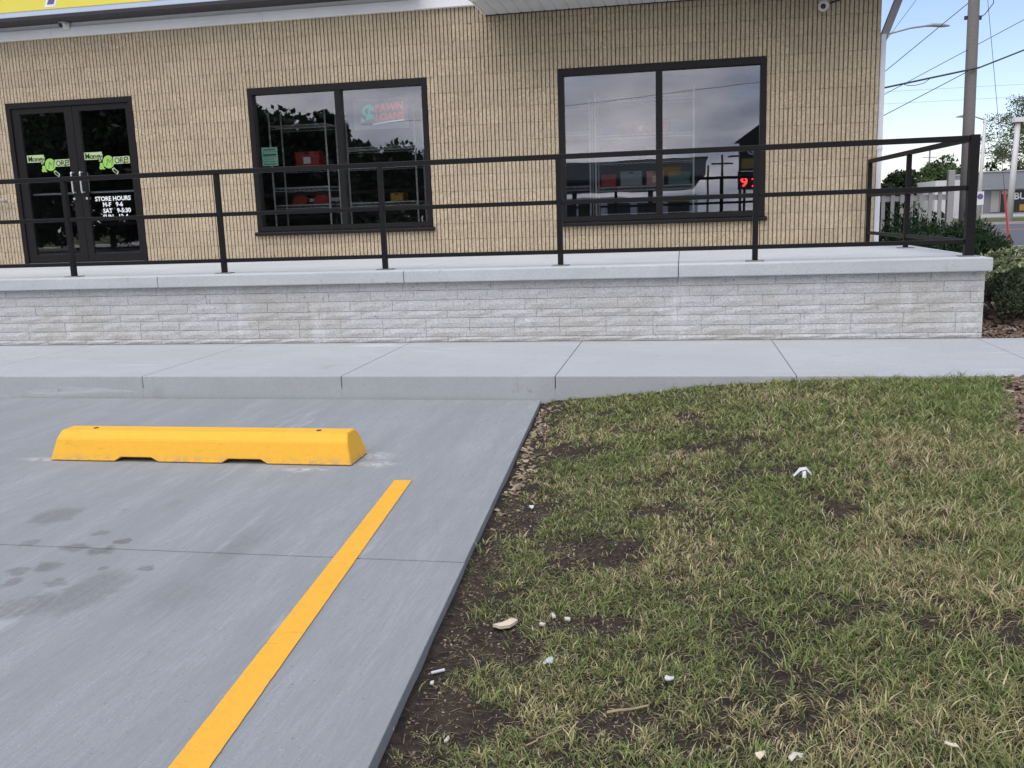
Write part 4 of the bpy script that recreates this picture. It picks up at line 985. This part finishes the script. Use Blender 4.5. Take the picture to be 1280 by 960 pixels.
for i in range(16):
    x = -20 + i * 9.0; tag(make('lane_marking', MB().add([(x, 34.6, -.116), (x + 3, 34.6, -.116), (x + 3, 34.8, -.116), (x, 34.8, -.116)], [(0, 1, 2, 3)]), M['mline_w']), kind='structure')
tag(make('far_forecourt', MB().box(-10, 120, 82, 104.2, -.2, -.05), M['farpave']), kind='structure')

def pole_tube(x, y, pts, r, mat, parent, name='pole', n=10): return make(name, MB().tube(pts, r, n), M[mat], parent, smooth=True)
up = empty('utility_pole', (5.83, 20.9, -.1)); tag(up, 'weathered brown wooden utility pole behind the railing corner', 'utility pole')
pole_tube(0, 0, [(5.87, 20.9, -.14), (5.83, 20.9, 3), (5.79, 20.9, 6), (5.73, 20.9, 10.5)], [.125, .115, .108, .095], 'polewood', up, n=14)
make('crossarm', MB().bar((4.6, 20.78, 9.7), (6.9, 20.78, 9.7), .09, .11), M['polewood'], up); make('hardware', MB().box(5.64, 5.69, 20.88, 20.94, 4.9, 4.97).box(5.91, 5.96, 20.88, 20.94, 4.88, 4.96), M['wire'], up)
make('insulator', MB().lathe([(.03, 0), (.05, .05), (.03, .1), (.05, .15), (.02, .2)], (5.1, 20.78, 9.76), 10), M['downs'], up)
def wire(label, pts, r=.012, sag=0.0):
    r *= .68
    P0, P1 = Vector(pts[0]), Vector(pts[-1])
    if len(pts) == 2: pts = [P0.lerp(P1, i / 14) - Vector((0, 0, sag * 4 * (i / 14) * (1 - i / 14))) for i in range(15)]
    tag(make('overhead_wire', MB().tube(pts, r, 5), M['wire']), label, 'wire', 'overhead wires beside the store')
def ext(p, q, k0, k1):
    p, q = Vector(p), Vector(q); return [p + (q - p) * k0, p + (q - p) * k1]
wire('thin wire rising steeply to the top of the utility pole', ext((4.07, 20.94, 3.92), (5.83, 21.1, 5.32), -3, 1))
wire('thickest bundled cable crossing the utility pole', ext((4.08, 20.6, 3.64 - .02), (5.93, 20.75, 3.93), -3, 1), .028); wire('thick cable leaving the pole to the right, rising', ext((5.93, 20.75, 3.93), (7.02, 20.9, 4.32), 0, 8), .024)
wire('lowest thin wire dropping from the cable to the left', ext((4.08, 20.7, 3.06), (5.72, 20.75, 3.87), -3, 1)); wire('pale thin wire crossing just above the thick cable', ext((4.45, 20.8, 3.67), (7.01, 20.9, 4.95), -3, 6), .010)
wire('slack loop of cable hanging below the thick cable', [(4.42, 20.6, 3.68), (4.55, 20.6, 3.64), (4.68, 20.6, 3.635), (4.85, 20.6, 3.67), (4.98, 20.6, 3.765)], .010)
wire('near-horizontal faint wire low in the sky', [(0, 60, 7.9), (30, 60, 7.9)], .009); wire('second near-horizontal faint wire low in the sky', [(0, 60, 7.2), (30, 60, 7.2)], .009)
wire('steep wire near the top-left of the sky beside the downspout', ext((4.22, 21.11, 4.68), (4.8, 21.36, 5.44), -3, 4), .008)
wire('guy wire slanting down right of the utility pole', ext((6.27, 21.63, 5.39), (6.49, 21.21, 2.92), -1, 2.1), .008)
wire('curved jumper wire at the top right of the pole', [(5.93, 20.9, 4.92), (6.05, 21.0, 5.0), (6.2, 21.0, 5.2), (6.25, 21.2, 5.39), (6.6, 21.3, 5.35), (7.1, 21.4, 5.25), (9, 21.5, 5.3)], .014)
cl = empty('street_light', (5.2, 33.2, -.1)); tag(cl, 'grey street light whose curved arm reaches out from behind the store', 'street light')
pole_tube(0, 0, [(5.1, 33.2, -.14), (5.1, 33.2, 6.1)], [.12, .09], 'pole', cl); pole_tube(0, 0, [(5.1, 33.2, 6.0), (5.9, 33.2, 6.42), (6.7, 33.3, 6.78), (7.4, 33.5, 6.95), (7.95, 33.6, 7.0)], [.04, .035, .03, .03, .03], 'downs', cl, 'arm')
make('lamp_head', MB().tube([(7.9, 33.6, 7.0), (8.1, 33.63, 7.02), (8.4, 33.7, 7.0), (8.66, 33.76, 6.98)], [.035, .06, .065, .02], 10), M['downs'], cl, smooth=True)
c2 = empty('street_light', (22.4, 76.5, -.1)); tag(c2, 'distant pale street light with a short arm pointing left', 'street light')
pole_tube(0, 0, [(22.35, 76.43, -.14), (22.9, 77.9, 7.4)], [.16, .11], 'pole', c2); pole_tube(0, 0, [(22.9, 77.9, 7.38), (22.2, 77.9, 7.66), (21.6, 77.9, 7.74)], .06, 'pole', c2, 'arm'); make('lamp_head', MB().tube([(21.7, 77.9, 7.74), (21.3, 77.9, 7.76), (20.8, 77.9, 7.72)], [.06, .12, .04], 8), M['downs'], c2)
c3 = empty('light_pole', (21.2, 65.9, -.1)); tag(c3, 'pale forecourt light pole with a box lamp, rightmost in the picture', 'light pole')
pole_tube(0, 0, [(21.18, 65.9, -.14), (21.75, 67.1, 6.3)], [.22, .16], 'pole', c3); make('lamp_head', MB().box(21.45, 22.15, 66.8, 67.4, 6.3, 6.6), M['camwhite'], c3)
tag(make('marker_stake', MB().tube([(8.49, 26.2, -.02), (8.35, 26.45, 1.5)], [.035, .03], 7), M['stakered']), 'thin red marker stake on the near roadside', 'stake')
rs = empty('roadside_sign', (21.2, 72.4, 0)); tag(rs, 'small white and purple sign low on posts beside the far street light', 'sign')
make('panel', MB().box(20.9, 21.5, 72.38, 72.42, 1.0, 1.95), M['camwhite'], rs); make('emblem', MB().lathe([(.2, 0), (.2, .01)], (21.25, 72.375, 1.6), 14, (0, -1, 0)), M['purple'], rs)
for x in (20.95, 21.45): make('post', MB().box(x - .03, x + .03, 72.43, 72.48, -.14, 1.9), M['pole'], rs)

fb = empty('roadside_store', (36, 108, -.05)); tag(fb, 'far single-storey store with grey band roof and BUY lettering', 'building')
M['fbgrey'] = simple('far_grey_band', (.23, .245, .27), .7, .06, 1, 0); M['fbwhite'] = simple('far_white_wall', (.56, .56, .55), .7, .06, 1, 0); M['fbglass'] = simple('far_dark_glass', (.02, .02, .024), .2, .2, 1, 0); M['fbpanel'] = simple('far_pale_panel', (.42, .41, .38), .7, .06, 1, 0)
make('wall', MB().box(30.9, 56, 105.1, 118, -.1, 2.4), M['fbgrey'], fb); make('side_wing', MB().box(26.5, 30.89, 105.6, 118, -.1, 3.55), M['fbwhite'], fb)
make('roof_band', MB().prism([(104.3, 2.4), (118.5, 2.4), (118.5, 4.2), (104.6, 4.2)], 'x', 30.7, 56.2), M['fbgrey'], fb); make('parapet', MB().box(30.6, 56.3, 104.5, 118.6, 4.201, 4.3), M['fbwhite'], fb)
for x0, x1, mt in ((31.9, 32.7, 'fbpanel'), (32.75, 33.9, 'fbglass'), (34.0, 36.6, 'fbglass'), (36.7, 39.5, 'fbglass'), (39.6, 42, 'fbglass')):
    w = make('window' if mt != 'fbpanel' else 'panel', MB().box(x0, x1, 105.02, 105.095, .08, 2.3), M[mt], fb)
    if mt == 'fbglass': make('frame', MB().box(x0, x0 + .06, 104.98, 105.018, .08, 2.3).box(x0, x1, 104.98, 105.018, 2.301, 2.36), M['fbpanel'], w)
make('lettering', text_mb('BUY SELL', .95, 34.1, 105.0, 1.35, 'LEFT', offset=.02, extrude=.01), M['vinyl'], fb, recalc=False)
make('window_poster', MB().box(34.7, 35.6, 104.99, 105.01, .15, .8), M['box_tan'], fb); make('window_poster', MB().box(32.9, 33.7, 104.99, 105.01, 1.9, 2.28), M['fbpanel'], fb)
gt = 'trees along the far side of the street'
tree('roadside_tree', 'open pale green tree with gaps at the right edge of the sky', 33.2, 97, 11.8, 4.8, 4.5, M['leafp'], 41, 110, 130, .20, .2, -.1, gt, .8)
tree('roadside_tree', 'dense dark tree low behind the near end of the fence', 21, 112, 4.6, 3.2, 2.2, M['leafd'], 42, 60, 90, .45, .2, -.1, gt, 1.2); tree('roadside_tree', 'dark spreading tree just right of the first dark tree', 25.4, 116, 5.2, 3.0, 2.5, M['leafd'], 43, 60, 90, .45, .2, -.1, gt, 1.2)
tree('roadside_tree', 'mid green rounded tree left of the utility pole', 30.2, 119, 6.9, 3.0, 3.2, M['leaf'], 44, 70, 90, .45, .2, -.1, gt, 1.2); tree('roadside_tree', 'dark tree peeping over the grey-roofed store', 36.5, 124, 6.2, 4.2, 2.9, M['leafd'], 45, 60, 90, .5, .2, -.1, gt, 1.2); tree('roadside_tree', 'dark tree at the right edge behind the grey-roofed store', 43, 125, 6.4, 4.2, 2.9, M['leafd'], 46, 60, 90, .5, .2, -.1, gt, 1.2)
tree('roadside_tree', 'dark low tree closest to the store corner', 16.2, 106, 4.0, 2.8, 1.9, M['leafd'], 47, 60, 80, .45, .2, -.1, gt, 1.2)
tw = empty('radio_mast', (53.5, 219, -.1)); tag(tw, 'thin distant mast with a crossbar above the trees', 'mast'); make('mast', MB().tube([(53.46, 219, -.1), (53.46, 219, 13.5)], .18, 6), M['downs'], tw); make('crossbar', MB().box(52, 55, 218.9, 219.1, 11, 11.15), M['downs'], tw)

# ------------------------------------------------------------------ what the windows reflect: across the lot behind the viewer
tag(make('rear_street', MB().add([(-300, -34, -.10), (300, -34, -.10), (300, -14, -.10), (-300, -14, -.10)], [(0, 1, 2, 3)]), M['asphalt']), kind='structure')
tag(make('rear_forecourt', MB().add([(-60, -120, -.10), (60, -120, -.10), (60, -48, -.10), (-60, -48, -.10)], [(0, 1, 2, 3)]), M['farpave']), kind='structure')
M['cangrey'] = simple('canopy_grey', (.17, .17, .155), .7, .1, 1, 0)
gc = empty('station_canopy', (-10, -80, -.1)); tag(gc, 'grey filling station canopy reflected in the right-hand window', 'canopy')
make('fascia', MB().box(-26, 2.4, -85, -76.6, 4.9, 6.6), M['cangrey'], gc); make('underside', MB().prism([(-26, 4.899), (2.2, 4.899), (1.2, 3.6), (-26, 3.6)], 'y', -84.9, -76.8), M['dark'], gc); make('top_edge', MB().box(-26.1, 2.6, -85.1, -76.5, 6.601, 6.75), M['dark'], gc)
for x in (-22, -12, -3.5): make('column', MB().box(x - .25, x + .25, -81.2, -80.7, -.1, 3.6), M['dark'], gc)
make('emblem', MB().box(-2.2, -.2, -76.59, -76.5, 5.0, 5.9), M['box_tan'], gc)
ks = empty('station_shop', (-8, -105, -.1)); tag(ks, 'low pale station shop under the reflected canopy', 'building'); make('wall', MB().box(-24, 2, -110, -104, -.1, 3.4), M['fbwhite'], ks)
for i in range(6): make('window', MB().box(-22 + i * 4, -19 + i * 4, -103.99, -103.9, .6, 2.6), M['fbglass'], ks)
make('sign_band', MB().box(-4, 1, -103.99, -103.8, 2.7, 3.3), M['box_tan'], ks)
pg = empty('price_sign', (4.3, -36.8, -.1)); tag(pg, 'tall dark price sign with red digits reflected in the right-hand window', 'sign')
make('post', MB().box(3.75, 3.9, -37, -36.85, -.1, 2.5).box(5.4, 5.55, -37, -36.85, -.1, 2.5), M['dark'], pg); make('cabinet', MB().box(3.55, 5.75, -37.1, -36.7, 3.62, 5.3), M['dark'], pg); make('gable', MB().prism([(3.2, 5.301), (6.1, 5.301), (4.65, 6.35)], 'y', -37.2, -36.6), M['dark'], pg)
make('panel', MB().box(3.66, 5.6, -36.699, -36.66, 3.75, 4.35), M['box_tan'], pg); make('led_cabinet', MB().box(3.45, 5.8, -37.1, -36.7, 2.45, 3.58), M['box_black'], pg)
def back_text(body, size, x, y, z, mat, nm):
    q = text_mb(body, size, 0, 0, 0, 'LEFT', offset=.015, extrude=.01)
    make(nm, MB().add([(x + v[0], y - v[1], z + v[2]) for v in q.v], q.f), M[mat], pg, recalc=False)
back_text('9 25', .85, 3.6, -36.68, 2.65, 'led', 'red_digits'); back_text('G', .55, 4.0, -36.68, 4.6, 'vinyl', 'emblem')
for i, (x, y, h, s) in enumerate(((2.88, -46.6, 5.2, 1), (2.1, -56, 4.9, 0), (4.05, -45, 5.6, 1), (6.5, -30, 8, 1))):
    u = empty('utility_pole', (x, y, -.1)); tag(u, ('dark wooden pole with crossarm, tallest in the reflection by the canopy end', 'thin dark pole at the end of the reflected canopy', 'dark pole beside the reflected price sign', 'dark wooden pole across the lot behind the viewer')[i], 'utility pole', 'poles reflected in the windows')
    make('pole', MB().tube([(x, y, -.1), (x, y, h)], [.11, .08], 8), M['bark'], u)
    if s: make('crossarm', MB().box(x - .8, x + .8, y - .05, y + .05, h - .7, h - .58), M['bark'], u)
wire('wire crossing the reflected sky in the right-hand window', [(-14, -16.6, 5.5), (12, -16.6, 7.2)], .015, .3)
gr = 'trees reflected in the doors and left-hand window'
for i, (x, y, h, rx, lb) in enumerate(((-28.8, -37, 9.6, 3.6, 'tall dark tree reflected at the left side of the left-hand window'), (-24.6, -38, 8.7, 2.3, 'rounded dark tree reflected beside the window mullion'), (-34.5, -37, 10.8, 4.2, 'dark tree reflected between doors and window'), (-40.5, -37, 11.8, 4.6, 'large dark tree reflected in the right door leaf'), (-47.5, -37, 12.2, 4.8, 'large dark tree reflected in the left door leaf'), (-28.6, -57, 8.2, 2.4, 'dark tree top reflected right of the mullion'), (-24.8, -57, 7.7, 3.0, 'dark tree reflected low in the right pane of the left-hand window'), (-20.6, -60, 5.2, 2.6, 'low dark tree at the right end of the reflected tree row'), (-55, -37, 12, 5, 'dark tree left of the reflected tree row'))):
    tree('lot_tree', lb, x, y, h, rx, h * .42, M['leafd'], 60 + i, 110, 120, .55, .22, -.1, gr, 1.7)
bush('hedge_row', 'long dark hedge under the reflected trees', -36, -36, -.1, 20, 1.6, 3.4, M['leafd'], 80, 160, 60, .5, .6, .2, cat='hedge')
